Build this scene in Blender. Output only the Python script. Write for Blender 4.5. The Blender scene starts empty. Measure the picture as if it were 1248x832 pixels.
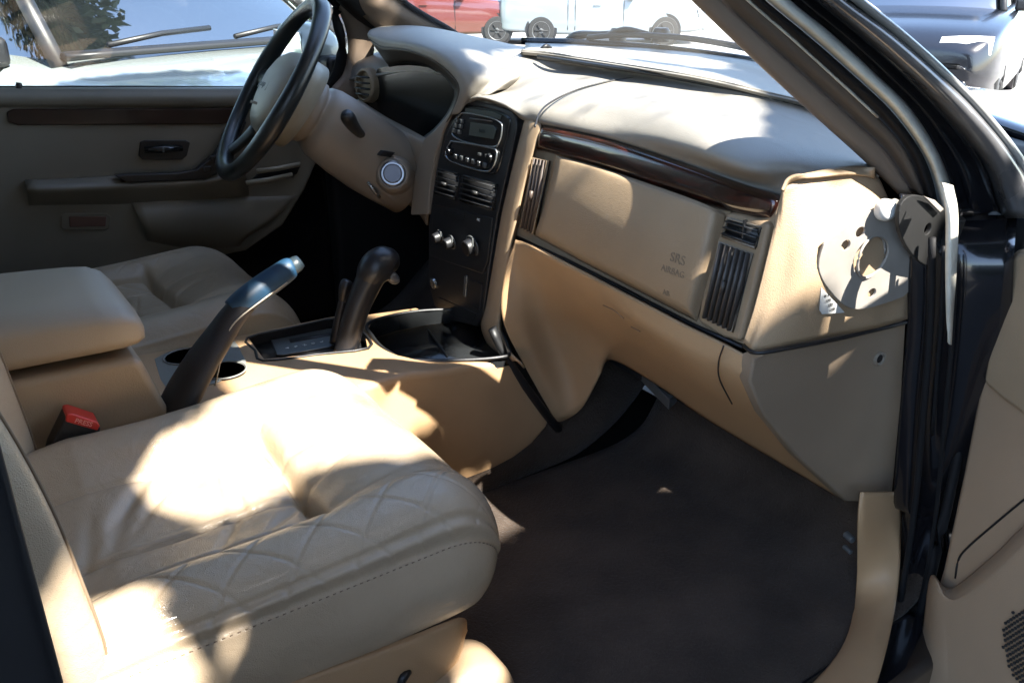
import bpy, bmesh, math, random
from mathutils import Vector, Matrix
random.seed(7)
SC = bpy.context.scene
COL = SC.collection
V = Vector
# ------------------------------------------------------------------ camera model (car frame: +x forward, +y driver side, +z up, metres)
FPX, TH, AZ = 1050.0, math.radians(23), math.radians(55.5)
CAM = V((0, -1.32, 1.34))
FH = V((math.cos(AZ), math.sin(AZ), 0)); RT = V((math.sin(AZ), -math.cos(AZ), 0))
FW = V((FH.x*math.cos(TH), FH.y*math.cos(TH), -math.sin(TH)))
DN = V((-FH.x*math.sin(TH), -FH.y*math.sin(TH), -math.cos(TH)))

def P(px, py, ax, v):
    """Survey a point: sight line through a photo position met with a real plane of the car (x=v, y=v, z=v, or the raked dash face 'f')."""
    r = FW*FPX + RT*(px-624) + DN*(py-416)
    if ax == 'f':      # x = .70 + .15 z + v
        t = (.70 + .15*CAM.z + v - CAM.x)/(r.x - .15*r.z)
    else:
        i = 'xyz'.index(ax); t = (v-CAM[i])/r[i]
    return CAM + r*t

def R(ax, v, s):
    """A row of surveyed points; v is one value, a pair to interpolate, or a list."""
    pts = [tuple(map(float, q.split(','))) for q in s.split()]
    n = len(pts)
    if not isinstance(v, (list, tuple)): v = [v]*n
    elif len(v) == 2 and n != 2: v = [v[0]+(v[1]-v[0])*i/(n-1) for i in range(n)]
    return [P(a, b, ax, c) for (a, b), c in zip(pts, v)]

def cr(pts, n, closed=False):
    """Catmull-Rom through pts with n samples per span."""
    N = len(pts); out = []
    if N == 2 and not closed: return [pts[0].lerp(pts[1], i/n) for i in range(n+1)]
    g = (lambda i: pts[i % N]) if closed else (lambda i: pts[0]*2-pts[1] if i < 0 else (pts[-1]*2-pts[-2] if i >= N else pts[i]))
    for k in range(N if closed else N-1):
        a, b, c, d = g(k-1), g(k), g(k+1), g(k+2)
        for j in range(n):
            t = j/n
            out.append(.5*((2*b)+(c-a)*t+(2*a-5*b+4*c-d)*t*t+(3*b-a-3*c+d)*t**3))
    if not closed: out.append(pts[-1].copy())
    return out

# ------------------------------------------------------------------ objects
def tag(o, label=None, cat=None, group=None, kind=None):
    for k, v in (('label', label), ('category', cat), ('group', group), ('kind', kind)):
        if v: o[k] = v
    return o

def thing(name, label, cat, loc=(0, 0, 0), group=None, rz=0):
    o = bpy.data.objects.new(name, None); COL.objects.link(o)
    o.location = loc; o.rotation_euler = (0, 0, rz); o.empty_display_size = .05
    return tag(o, label, cat, group)

def link(name, me, mat, parent=None, smooth=True, label=None, local=False):
    o = bpy.data.objects.new(name, me); COL.objects.link(o)
    if mat: me.materials.append(mat)
    if smooth: me.polygons.foreach_set('use_smooth', [True]*len(me.polygons))
    if parent:
        o.parent = parent
        if not local and parent.type == 'EMPTY': o.matrix_parent_inverse = Matrix.Translation(-V(parent.location))
    if label: o['label'] = label
    return o

def from_bm(name, bm, mat, parent=None, smooth=True, recalc=True, **k):
    if recalc: bmesh.ops.recalc_face_normals(bm, faces=bm.faces[:])
    me = bpy.data.meshes.new(name); bm.to_mesh(me); bm.free()
    return link(name, me, mat, parent, smooth, **k)

def mods(o, bevel=0, seg=3, solid=0, off=-1, sub=0, angle=35, wn=True):
    if solid:
        m = o.modifiers.new('solid', 'SOLIDIFY'); m.thickness = solid; m.offset = off
    if bevel:
        m = o.modifiers.new('bevel', 'BEVEL'); m.width = bevel; m.segments = seg; m.limit_method = 'ANGLE'; m.angle_limit = math.radians(angle)
        m.use_clamp_overlap = True
    if sub:
        m = o.modifiers.new('sub', 'SUBSURF'); m.levels = sub; m.render_levels = sub
    if bevel and wn:
        m = o.modifiers.new('wn', 'WEIGHTED_NORMAL'); m.keep_sharp = True
    return o

def grid_bm(rows, closed=False, bm=None, face_cam=True, caps=False):
    bm = bm or bmesh.new()
    vs = [[bm.verts.new(p) for p in r] for r in rows]
    fs = []
    nc = len(rows[0])
    for i in range(len(rows)-1):
        for j in range(nc if closed else nc-1):
            k = (j+1) % nc
            fs.append(bm.faces.new((vs[i][j], vs[i+1][j], vs[i+1][k], vs[i][k])))
    if caps and closed:
        fs.append(bm.faces.new(vs[0])); fs.append(bm.faces.new(vs[-1][::-1]))
    return bm

def loft(name, rows, mat, parent, nu=8, nv=8, solid=.004, bevel=0, flat=False, **k):
    """Open smooth sheet through control rows, turned to face the cabin and given thickness behind."""
    rs = [cr(r, nu) for r in rows]
    cols = [cr([r[j] for r in rs], nv) for j in range(len(rs[0]))]
    g = [[cols[j][i] for j in range(len(cols))] for i in range(len(cols[0]))]
    bm = grid_bm(g)
    bm.normal_update()
    s = sum(((CAM-f.calc_center_median()).dot(f.normal)*f.calc_area() for f in bm.faces))
    if s < 0: bmesh.ops.reverse_faces(bm, faces=bm.faces[:])
    o = from_bm(name, bm, mat, parent, smooth=not flat, recalc=False, **k)
    return mods(o, solid=solid, bevel=bevel)

def panel(name, outline, depth, mat, parent, bevel=.003, round_=0, seg=3, smooth=True, **k):
    """Closed plate: outline (3-D points) extruded by the depth vector away from the cabin, edges rounded."""
    o = cr(outline, round_, True) if round_ else list(outline)
    d = V(depth)
    bm = bmesh.new()
    a = [bm.verts.new(p) for p in o]; b = [bm.verts.new(p+d) for p in o]
    n = len(o)
    bm.faces.new(a); bm.faces.new(b[::-1])
    for i in range(n): bm.faces.new((a[i], b[i], b[(i+1) % n], a[(i+1) % n]))
    ob = from_bm(name, bm, mat, parent, smooth=smooth, **k)
    if bevel: mods(ob, bevel=bevel, seg=seg, angle=50)
    return ob

def tube_bm(path, rad, n=12, bm=None, closed=False, flat=1.0, up=V((0, 0, 1))):
    """Swept round or elliptical bar; rad is a number or a list; flat scales the radius along the second axis."""
    bm = bm or bmesh.new()
    N = len(path)
    if not isinstance(rad, list): rad = [rad]*N
    rings = []
    for i, p in enumerate(path):
        t = (path[(i+1) % N]-path[(i-1) % N]) if closed else (path[min(i+1, N-1)]-path[max(i-1, 0)])
        t.normalize()
        s = t.cross(up)
        if s.length < 1e-3: s = t.cross(V((1, 0, 0)))
        s.normalize(); w = s.cross(t).normalized()
        r = rad[i]; ra, rb = r if isinstance(r, tuple) else (r, r*flat)
        rings.append([p + s*math.cos(2*math.pi*k/n)*ra + w*math.sin(2*math.pi*k/n)*rb for k in range(n)])
    if closed: rings.append(rings[0])
    vs = [[bm.verts.new(q) for q in r] for r in (rings[:-1] if closed else rings)]
    if closed: vs.append(vs[0])
    for i in range(len(vs)-1):
        for j in range(n):
            k = (j+1) % n
            bm.faces.new((vs[i][j], vs[i][k], vs[i+1][k], vs[i+1][j]))
    if not closed:
        bm.faces.new(vs[0][::-1]); bm.faces.new(vs[-1])
    return bm

def tube(name, path, rad, mat, parent, n=12, smooth_path=0, rs=None, label=None, **k):
    if smooth_path:
        if isinstance(rad, list):
            isT = isinstance(rad[0], tuple)
            rv = cr([V((r[0], r[1], 0)) if isT else V((r, r, 0)) for r in rad], smooth_path)
            rad = [(q.x, q.y) for q in rv]
        path = cr(path, smooth_path)
    return from_bm(name, tube_bm(path, rad, n, **k), mat, parent, label=label)

def box_bm(c, s, rot=None, bm=None):
    bm = bm or bmesh.new()
    m = Matrix.Translation(V(c)) @ (rot.to_4x4() if rot else Matrix()) @ Matrix.Diagonal((s[0], s[1], s[2], 1))
    bmesh.ops.create_cube(bm, size=1, matrix=m)
    return bm

def box(name, c, s, mat, parent, bevel=.004, rot=None, seg=3, **k):
    return mods(from_bm(name, box_bm(c, s, rot), mat, parent, **k), bevel=bevel, seg=seg)

def lathe(name, c, axis, prof, mat, parent, n=32, up=V((0, 0, 1)), sx=1, **k):
    """prof: (distance along axis, radius) pairs."""
    a = V(axis).normalized(); s = a.cross(up)
    if s.length < 1e-3: s = a.cross(V((1, 0, 0)))
    s.normalize(); w = s.cross(a)
    bm = bmesh.new(); rings = []
    for h, r in prof:
        rings.append([bm.verts.new(V(c)+a*h+(s*math.cos(2*math.pi*j/n)*sx+w*math.sin(2*math.pi*j/n))*max(r, 1e-5)) for j in range(n)])
    for i in range(len(rings)-1):
        for j in range(n):
            q = (j+1) % n
            bm.faces.new((rings[i][j], rings[i][q], rings[i+1][q], rings[i+1][j]))
    bm.faces.new(rings[0][::-1]); bm.faces.new(rings[-1])
    o = from_bm(name, bm, mat, parent, **k)
    return mods(o, bevel=.0008, seg=2, angle=40)

def text(name, body, o, right, up, size, mat, parent, ext=.0004, bold=0):
    c = bpy.data.curves.new(name, 'FONT'); c.body = body; c.size = size; c.extrude = ext; c.align_x = 'CENTER'; c.align_y = 'CENTER'; c.offset = bold
    c.materials.append(mat)
    tmp = bpy.data.objects.new(name, c)
    me = bpy.data.meshes.new_from_object(tmp); bpy.data.objects.remove(tmp)
    ob = bpy.data.objects.new(name, me); COL.objects.link(ob)
    r = V(right).normalized(); n = r.cross(V(up)).normalized(); u = n.cross(r)
    m = Matrix((r, u, n)).transposed().to_4x4(); m.translation = V(o)
    ob.matrix_world = m
    if parent:
        ob.parent = parent
        ob.matrix_parent_inverse = Matrix.Translation(-V(parent.location)) if parent.type == 'EMPTY' else Matrix()
    return ob

def cut(ob, cutter_bm):
    """Real opening: subtract a shape from a mesh and keep only the result."""
    me = bpy.data.meshes.new('cutter'); bmesh.ops.recalc_face_normals(cutter_bm, faces=cutter_bm.faces[:]); cutter_bm.to_mesh(me); cutter_bm.free()
    c = bpy.data.objects.new('cutter', me); COL.objects.link(c)
    m = ob.modifiers.new('cut', 'BOOLEAN'); m.object = c; m.operation = 'DIFFERENCE'; m.solver = 'EXACT'
    bpy.context.view_layer.update()
    dg = bpy.context.evaluated_depsgraph_get()
    new = bpy.data.meshes.new_from_object(ob.evaluated_get(dg))
    ob.modifiers.clear(); ob.data = new
    bpy.data.objects.remove(c)
    return ob

# ------------------------------------------------------------------ materials
def M(name, col, rough=.5, metal=0, coat=0, bump=0, bscale=400, var=.0, vscale=6, spec=.5, kind='noise', col2=None, emit=0, vcoord='Object', wr=None, sheen=0):
    m = bpy.data.materials.new(name); m.use_nodes = True
    nt = m.node_tree; b = nt.nodes['Principled BSDF']; N = nt.nodes.new; L = nt.links.new
    b.inputs['Base Color'].default_value = (*col, 1); b.inputs['Roughness'].default_value = rough
    b.inputs['Metallic'].default_value = metal; b.inputs['Specular IOR Level'].default_value = spec
    b.inputs['Coat Weight'].default_value = coat; b.inputs['Coat Roughness'].default_value = .06
    if sheen: b.inputs['Sheen Weight'].default_value = sheen
    if emit: b.inputs['Emission Color'].default_value = (*col, 1); b.inputs['Emission Strength'].default_value = emit
    tc = N('ShaderNodeTexCoord')
    if var or col2:
        n = N('ShaderNodeTexNoise'); n.inputs['Scale'].default_value = vscale; n.inputs['Detail'].default_value = 6
        L(tc.outputs[vcoord], n.inputs['Vector'])
        r = N('ShaderNodeValToRGB'); c2 = col2 or tuple(c*(1-var) for c in col)
        c1 = col if col2 else tuple(min(1, c*(1+var)) for c in col)
        r.color_ramp.elements[0].position = .35; r.color_ramp.elements[1].position = .65
        r.color_ramp.elements[0].color = (*c2, 1); r.color_ramp.elements[1].color = (*c1, 1)
        L(n.outputs['Fac'], r.inputs['Fac']); L(r.outputs['Color'], b.inputs['Base Color'])
        mr = N('ShaderNodeMapRange'); mr.inputs['To Min'].default_value = max(.02, rough*.82); mr.inputs['To Max'].default_value = min(1, rough*1.18)
        L(n.outputs['Fac'], mr.inputs['Value']); L(mr.outputs['Result'], b.inputs['Roughness'])
    if bump:
        if kind == 'voronoi':
            t = N('ShaderNodeTexVoronoi'); t.feature = 'DISTANCE_TO_EDGE'; out = t.outputs['Distance']
        else:
            t = N('ShaderNodeTexNoise'); t.inputs['Detail'].default_value = 3; out = t.outputs['Fac']
        t.inputs['Scale'].default_value = bscale
        L(tc.outputs['Object'], t.inputs['Vector'])
        bp = N('ShaderNodeBump'); bp.inputs['Strength'].default_value = bump; bp.inputs['Distance'].default_value = .001
        L(out, bp.inputs['Height'])
        last = bp
        if wr:   # broad soft wrinkling (scale, distance)
            w = N('ShaderNodeTexNoise'); w.inputs['Scale'].default_value = wr[0]; w.inputs['Detail'].default_value = 4; w.inputs['Distortion'].default_value = .8
            L(tc.outputs['Object'], w.inputs['Vector'])
            b2 = N('ShaderNodeBump'); b2.inputs['Strength'].default_value = 1; b2.inputs['Distance'].default_value = wr[1]
            L(w.outputs['Fac'], b2.inputs['Height']); L(b2.outputs['Normal'], bp.inputs['Normal'])
        L(last.outputs['Normal'], b.inputs['Normal'])
    return m

camel = M('camel_plastic', (.42, .265, .140), .5, bump=.5, bscale=700, var=.09, wr=(30, .0004))
taupe = M('taupe_vinyl', (.235, .195, .15), .42, bump=.35, bscale=900, var=.05, wr=(24, .0005))
tan_mid = M('tan_vinyl', (.335, .240, .150), .45, bump=.6, bscale=700, var=.09, wr=(24, .0005))
padtop = M('dash_pad_vinyl', (.255, .235, .205), .5, bump=.45, bscale=700, var=.05, wr=(14, .0015))
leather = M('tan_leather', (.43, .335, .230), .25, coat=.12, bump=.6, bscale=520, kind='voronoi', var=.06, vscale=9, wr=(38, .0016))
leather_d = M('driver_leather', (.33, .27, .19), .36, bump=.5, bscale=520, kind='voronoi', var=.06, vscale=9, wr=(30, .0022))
blackp = M('black_plastic', (.012, .012, .013), .42, bump=.2, bscale=900)
blackg = M('black_gloss_plastic', (.014, .015, .016), .16)
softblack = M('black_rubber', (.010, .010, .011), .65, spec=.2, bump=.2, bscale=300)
carpet = M('brown_carpet', (.054, .039, .029), .95, bump=1.0, bscale=500, wr=(160, .003), var=.28, vscale=9, spec=.1, sheen=.1)
cavity = M('dark_cavity', (.008, .008, .009), .5)
chrome = M('chrome', (.24, .24, .25), .3, metal=1)
steel = M('grey_steel', (.25, .23, .205), .42, metal=0, var=.12, vscale=20)
darkbracket = M('dark_coated_steel', (.012, .012, .012), .5)
paint = M('black_car_paint', (.006, .006, .008), .18, coat=1)
jambpaint = M('black_jamb_paint', (.008, .008, .010), .22, coat=.6)
brightedge = M('pale_weatherstrip_and_highlight', (.60, .58, .50), .35, var=.15, vscale=30)
greyplate = M('cup_holder_grey', (.17, .175, .16), .4, bump=.2, bscale=700)
grip_skytint = M('dark_grip_sky_tint', (.010, .042, .085), .5, bump=.1, bscale=700, var=.2, vscale=30)  # dark grip; the blue sky reflection is put into its colour
levercover = M('brown_black_lever', (.015, .012, .012), .58, bump=.3, bscale=700)
shiftmat = M('shifter_black', (.014, .015, .018), .34, bump=.15, bscale=600)
red = M('red_plastic', (.55, .03, .02), .35)
white = M('white_print', (.7, .7, .68), .5)
greybtn = M('grey_button', (.08, .085, .085), .4)
lcd = M('lcd_glass', (.07, .085, .075), .12)
print_mat = M('embossed_mark', (.225, .168, .115), .5)
stitch = M('tan_thread', (.20, .14, .09), .7)
rimleather = M('wheel_leather', (.011, .014, .015), .28, bump=.25, bscale=500, kind='voronoi')
hubmat = M('hub_vinyl', (.27, .25, .20), .42, bump=.3, bscale=800)
sticker = M('sticker', (.55, .55, .53), .5)
concrete = M('concrete', (.36, .35, .32), .9, bump=.6, bscale=40, col2=(.27, .26, .24), vscale=1.2)

def wood_mat():
    m = bpy.data.materials.new('burl_wood'); m.use_nodes = True
    nt = m.node_tree; b = nt.nodes['Principled BSDF']; N = nt.nodes.new; L = nt.links.new
    tc = N('ShaderNodeTexCoord'); mp = N('ShaderNodeMapping'); mp.inputs['Scale'].default_value = (14, 6, 30)
    n = N('ShaderNodeTexNoise'); n.inputs['Scale'].default_value = 2.2; n.inputs['Detail'].default_value = 8; n.inputs['Distortion'].default_value = 1.6
    r = N('ShaderNodeValToRGB'); e = r.color_ramp.elements
    e[0].position = .3; e[0].color = (.008, .004, .003, 1); e[1].position = .78; e[1].color = (.085, .018, .012, 1)
    x = e.new(.52); x.color = (.024, .008, .005, 1)
    L(tc.outputs['Object'], mp.inputs['Vector']); L(mp.outputs['Vector'], n.inputs['Vector']); L(n.outputs['Fac'], r.inputs['Fac']); L(r.outputs['Color'], b.inputs['Base Color'])
    b.inputs['Roughness'].default_value = .25; b.inputs['Coat Weight'].default_value = 1; b.inputs['Coat Roughness'].default_value = .05
    return m
wood = wood_mat()

def glass_mat(name, tint=(.93, .95, .94), ior=1.45, rough=.02):
    m = bpy.data.materials.new(name); m.use_nodes = True
    nt = m.node_tree; nt.nodes.clear(); N = nt.nodes.new; L = nt.links.new
    o = N('ShaderNodeOutputMaterial'); mix = N('ShaderNodeMixShader'); t = N('ShaderNodeBsdfTransparent'); g = N('ShaderNodeBsdfGlossy'); f = N('ShaderNodeFresnel')
    t.inputs['Color'].default_value = (*tint, 1); g.inputs['Roughness'].default_value = rough; f.inputs['IOR'].default_value = ior
    L(f.outputs['Fac'], mix.inputs['Fac']); L(t.outputs['BSDF'], mix.inputs[1]); L(g.outputs['BSDF'], mix.inputs[2]); L(mix.outputs['Shader'], o.inputs['Surface'])
    return m
glass = glass_mat('window_glass')
clearlens = glass_mat('headlamp_lens', (.95, .95, .95))

# ================================================================== DASHBOARD
dash = thing('dashboard', 'two tone tan dashboard with wood trim, black centre stack and airbag cover across the cabin', 'dashboard', (.95, 0, .9))

# --- soft top pad
r0 = R('f', [.006]*7+[.012, .022], '557,133 582,123 614,131 640,148 666,154 740,170 830,198 900,224 955,240')
r0b = R('f', [-.004, -.004, -.004, -.003, -.002, -.002, -.002, .006, .018], '557,127 582,117 613,125 641,142 666,148 741,164 831,192 901,217 957,233')
r1 = R('z', [1.135, 1.14, 1.143, 1.14, 1.138, 1.137, 1.133, 1.124, 1.108], '566,112 590,106 625,112 652,127 680,134 750,149 838,176 908,204 966,219')
r2 = R('z', [1.165]*6+[1.158, 1.143, 1.118], '585,95 618,92 655,95 694,106 722,112 782,125 862,150 936,180 1004,211')
r3 = R('z', [1.185]*5+[1.184, 1.174, 1.152, 1.113], '606,80 645,77 688,80 728,87 766,92 832,105 908,128 978,158 1062,200')
r4 = R('z', [1.195]*5+[1.192, 1.182, 1.160, 1.114], '632,66 664,69 700,75 742,82 775,87 850,100 925,118 1000,140 1076,184')
r4b = R('z', [1.203]*5+[1.200, 1.189, 1.167, 1.120], '636,63 668,66 704,71 746,77 779,82 854,95 930,112 1006,134 1080,178')
r5 = R('z', [1.200]*5+[1.198, 1.188, 1.166, 1.122], '640,59 678,62 716,66 756,71 790,75 865,87 940,103 1016,125 1084,164')
r6 = R('z', [1.192]*6+[1.186, 1.168, 1.126], '640,52 690,53 726,55 770,57 810,60 880,68 950,80 1028,100 1110,140')
for q in (r0, r0b, r1, r2, r3, r4, r4b, r5, r6): q.append(q[-1]+V((.004, -.004, -.022)))
loft('top_pad', [r0, r0b, r1, r2, r3, r4, r4b, r5, r6], padtop, dash, nu=6, nv=6, solid=.006)
# defroster slot and the seam between centre and passenger pads
tube('defroster_slot', R('z', 1.1985, '655,69 700,74.5 745,80.5 780,86 852,99 928,117 1003,139'), (.0045, .002), cavity, dash, n=8, smooth_path=5) if False else None
sl = cr(R('z', [1.197, 1.197, 1.197, 1.197, 1.192, 1.182, 1.160], '655,69.5 700,75.5 745,82 780,87 852,100 928,117.5 1003,139.5'), 8)
tube('defroster_slot', sl, [(.007*min(1, .25+i/12, .25+(len(sl)-1-i)/12), .0035) for i in range(len(sl))], cavity, dash, n=10)
# driver side run of the pad, windscreen base
far = [[V((1.22, .12, 1.19)), V((1.2, .4, 1.19)), V((1.12, .74, 1.18))], [V((1.02, .12, 1.185)), V((1.0, .4, 1.185)), V((.96, .75, 1.15))],
       [V((.92, .12, 1.15)), V((.93, .4, 1.15)), V((.92, .75, 1.10))]]
loft('pad_end', far, padtop, dash, solid=.005)
fbk = [[V((1.09, .12, 1.19)), V((1.115, -.14, 1.189)), V((1.13, -.42, 1.185)), V((1.10, -.74, 1.165))],
       [V((1.24, .12, 1.182)), V((1.24, -.14, 1.182)), V((1.22, -.42, 1.176)), V((1.14, -.74, 1.15))]]

tube('pad_seam', R('z', [1.120, 1.136, 1.1465, 1.160, 1.172, 1.180, 1.186], '652,155 657,139 668,127 692,114 722,104 756,97 800,94'), .0016, cavity, dash, n=6, smooth_path=5)
# --- instrument hood
h0 = R('x', [.90, .885, .865, .852, .85, .85, .85, .853], '449,47 463,56 490,60 515,67 537,79 554,95 560,112 550,140')
h1 = R('x', [.90, .885, .865, .856, .855, .855, .856, .858], '448,41 469,47 500,51 525,58 549,71 566,91 571,113 560,138')
h2 = R('x', [.95, .94, .925, .915, .91, .90, .885, .866], '455,35 482,37 516,40 547,50 577,65 596,90 588,108 572,124')
h3 = R('x', [1.05, 1.06, 1.07, 1.08, 1.08], '478,31 502,31 534,35 574,44 615,55')+R('z', [1.188, 1.168, 1.146], '640,70 628,92 600,112')
h4 = R('x', [1.16, 1.17, 1.18, 1.19, 1.19], '510,35 530,38 560,43 600,50 642,58')+R('z', [1.172, 1.158, 1.138], '672,66 664,86 636,106')
loft('instrument_hood', [h0, h1, h2, h3, h4], padtop, dash, nu=7, nv=6, solid=.004)
# tunnel under the hood and the unlit gauge panel
g0 = R('x', [.896, .882, .862, .852, .852, .852, .852, .855, .86, .865], '450,48 464,57 490,61 515,68 536,80 553,96 559,112 550,138 535,160 520,172')
g1 = R('x', [.90, .90, .905, .905, .905, .905, .905, .90, .895, .89], '473,80 480,78 500,76 520,79 538,89 551,103 555,116 545,140 530,158 517,168')
g2 = R('x', 1.0, '476,86 484,84 502,83 520,86 536,95 547,107 550,118 541,138 527,154 515,164')
loft('hood_lining', [g0, g1], M('hood_lining_brown', (.055, .045, .035), .6), dash, nu=5, nv=4, solid=.002)
loft('gauge_well', [g1, g2], cavity, dash, nu=5, nv=2, solid=.002)
gp = R('x', .99, '440,70 560,70 560,190 430,190')
panel('gauge_panel', gp, (.01, 0, 0), cavity, dash, bevel=0)
gl = R('x', .93, '460,84 476,80 500,79 522,82 541,93 552,108 553,120 543,142 527,160 516,170 470,160 440,135')
panel('gauge_lens', gl, (.004, 0, 0), M('smoked_lens', (.006, .007, .008), .22), dash, bevel=.001)
# lower cowl beneath the gauges
lc = [R('x', [.885, .875, .865, .858], '436,120 470,142 500,158 522,170'), R('x', [.84, .84, .845, .85], '440,132 470,152 498,168 520,182'),
      R('x', [.85, .85, .85, .85], '440,160 475,185 500,205 522,225'), R('x', [.87, .87, .87, .87], '450,230 480,240 505,255 520,275')]
loft('column_cowl', lc, taupe, dash, solid=.004)
sp = R('f', -.004, '516,170 530,158 545,140 556,124 552,135 540,160 530,190 524,225 521,262 500,262 505,215')
panel('stack_side_trim', sp, (.02, 0, 0), taupe, dash, bevel=.003)

# --- centre stack
stk = R('f', [0]*14, '557,123 566,121 596,127 622,134 629,141 630,155 624,190 611,250 600,310 591,370 583,402 545,392 526,372 521,270')
stk = R('f', 0, '556,124 566,121 598,127 623,135 629,143 629,158 620,200 606,262 596,325 588,385 581,398 544,389 529,372 522,345 522,275 531,210 541,160')
bez = panel('centre_stack_bezel', stk, (.03, 0, 0), blackp, dash, bevel=.003, label='black plastic bezel')
# radio: two chrome-edged lobes
rad = panel('radio', R('f', -.003, '561,131 569,128 600,133 618,141 621,150 615,178 607,206 599,213 575,209 548,198 539,189 543,165'), (.01, 0, 0), blackg, dash, bevel=.004, round_=3)
def ring_on(name, off, s, r, mat, parent, closed=True):
    p = cr(R('f', off, s), 6, closed)
    return from_bm(name, tube_bm(p, r, 8, closed=closed), mat, parent)
dull = M('dull_silver_trim', (.30, .31, .31), .25, metal=.8)
ring_on('radio_trim', -.005, '560,141 567,138 595,143 609,149 612,156 609,172 601,179 570,174 553,166 552,158', .0018, dull, rad)
ring_on('radio_trim', -.005, '549,174 556,173 596,180 605,184 604,196 599,206 591,209 570,204 549,196 543,187', .0018, dull, rad)
panel('display', R('f', -.006, '573,149 601,153 604,158 601,170 571,165'), (.003, 0, 0), lcd, rad, bevel=.001)
text('display_text', '12:45', P(587, 160, 'f', -.0065), (0, -1, 0), (.15, 0, 1), .009, M('lcd_digits', (.02, .025, .022), .4), rad)
panel('disc_slot', R('f', -.0055, '572,143.5 600,147.5 599.5,149 571.5,145'), (.002, 0, 0), cavity, rad, bevel=0)
panel('cassette_door', R('f', -.0055, '567,131.5 600,136 611,141 609,146 597,142 566,137.5'), (.002, 0, 0), lcd, rad, bevel=.0008)
for i, (a, b) in enumerate([(557, 147), (555.5, 153), (554, 159), (563, 148), (561.5, 154), (560, 161)]):
    box('radio_button', P(a, b, 'f', -.005), (.006, .008, .008), greybtn, rad, bevel=.0015)
for i in range(6):
    box('preset_button', P(556+i*7.0, 190.5+i*2.2, 'f', -.006), (.006, .0095, .009), greybtn if i % 2 else dull, rad, bevel=.002)
for a, b, r in ((549, 184, .008), (599, 192, .009)):
    lathe('radio_knob', P(a, b, 'f', -.002), (-1, 0, -.15), [(0, r), (.007, r*.92), (.008, r*.6)], blackg, rad, n=20)
for i in range(2):
    box('preset_button', P(585+i*9, 188+i*2, 'f', -.006), (.005, .010, .005), greybtn, rad, bevel=.001)
# stack vents
def slatted(name, corners, n, mat, parent, off_in=.012, frame=True, vert=False, fr=.0018, slat_t=.0016, fmat=None, depth=.012, tabs=1):
    """Air vent: dark recess, tilted slats and a thumb tab, on four 3-D corners TL TR BR BL."""
    tl, tr, br, bl = corners
    nrm = (tr-tl).cross(bl-tl).normalized()
    if nrm.dot(CAM-tl) < 0: nrm = -nrm
    v = panel(name, [p-nrm*.001 for p in corners], -nrm*.004, cavity, parent, bevel=0)
    if frame: from_bm('vent_frame', tube_bm([p+nrm*.001 for p in corners], fr, 8, closed=True), fmat or mat, v)
    for i in range(n):
        t = (i+.5)/n
        if vert: a, b = tl.lerp(tr, t), bl.lerp(br, t)
        else: a, b = tl.lerp(bl, t), tr.lerp(br, t)
        c = [a+nrm*.001, b+nrm*.001]
        from_bm('slat', tube_bm(c, (slat_t, depth*.5) , 6, up=nrm), mat, v)
    for i in range(tabs):
        c = (tl+tr+br+bl)/4
        d = (bl-tl).normalized() if vert else (tr-tl).normalized()
        from_bm('thumb_tab', tube_bm([c-d*.008+nrm*.008, c+d*.008+nrm*.008], .0035, 8), mat, v)
    return v
slatm = M('vent_slat_black', (.03, .03, .03), .4)
slatted('centre_vent', R('f', -.003, '536,206 559,212 555,243 530,236'), 5, slatm, dash)
slatted('centre_vent', R('f', -.003, '566,214 606,225 600,256 561,245'), 5, slatm, dash)
# climate controls
cl = panel('climate_panel', R('f', -.003, '528,249 600,266 594,318 588,334 524,312'), (.006, 0, 0), blackp, dash, bevel=.002, label='black climate control panel')
panel('control_slot', R('f', -.0045, '541,256 566,262 565,270 540,264'), (.002, 0, 0), cavity, cl, bevel=.0008)
text('climate_marks', 'A/C', P(583, 268, 'f', -.004), (0, -1, 0), (.15, 0, 1), .007, white, cl)
for (a, b, r) in ((537, 288, .011), (551, 295, .012), (576, 300, .017)):
    k = lathe('climate_knob', P(a, b, 'f', -.004), (-1, 0, -.15), [(0, r*1.15), (.003, r*1.15), (.004, r), (.016, r*.86), (.018, r*.7)], blackp, cl, n=28)
    lathe('knob_ring', P(a, b, 'f', -.005), (-1, 0, -.15), [(0, r*1.28), (.0025, r*1.24)], greybtn, cl, n=28)
    box('pointer', P(a, b, 'f', -.023)+V((0, 0, r*.4)), (.003, .003, r*.9), greybtn, k, bevel=.0005)
# lower stack: ash tray, sockets and pockets
ash = panel('ashtray_door', R('f', .004, '536,321 565,332 561,366 533,353'), (.006, 0, 0), blackg, dash, bevel=.002)
text('ashtray_mark', '12V', P(546, 338, 'f', .002), (0, -1, 0), (.15, 0, 1), .009, greybtn, ash)
panel('trim_strip', R('f', -.002, '566,335 569,336 567,362 564,361'), (.004, 0, 0), dull, dash, bevel=.0008)
panel('storage_pocket', R('f', -.0015, '571,340 588,346 584,378 568,371'), (.004, 0, 0), cavity, dash, bevel=.001)
panel('coin_pocket', R('f', -.0015, '534,362 580,382 576,392 546,384 534,374'), (.004, 0, 0), cavity, dash, bevel=.001)
lathe('power_socket', P(530, 345, 'f', -.001), (-1, 0, -.15), [(0, .012), (.006, .011), (.0065, .007)], dull, dash, n=20)

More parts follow.
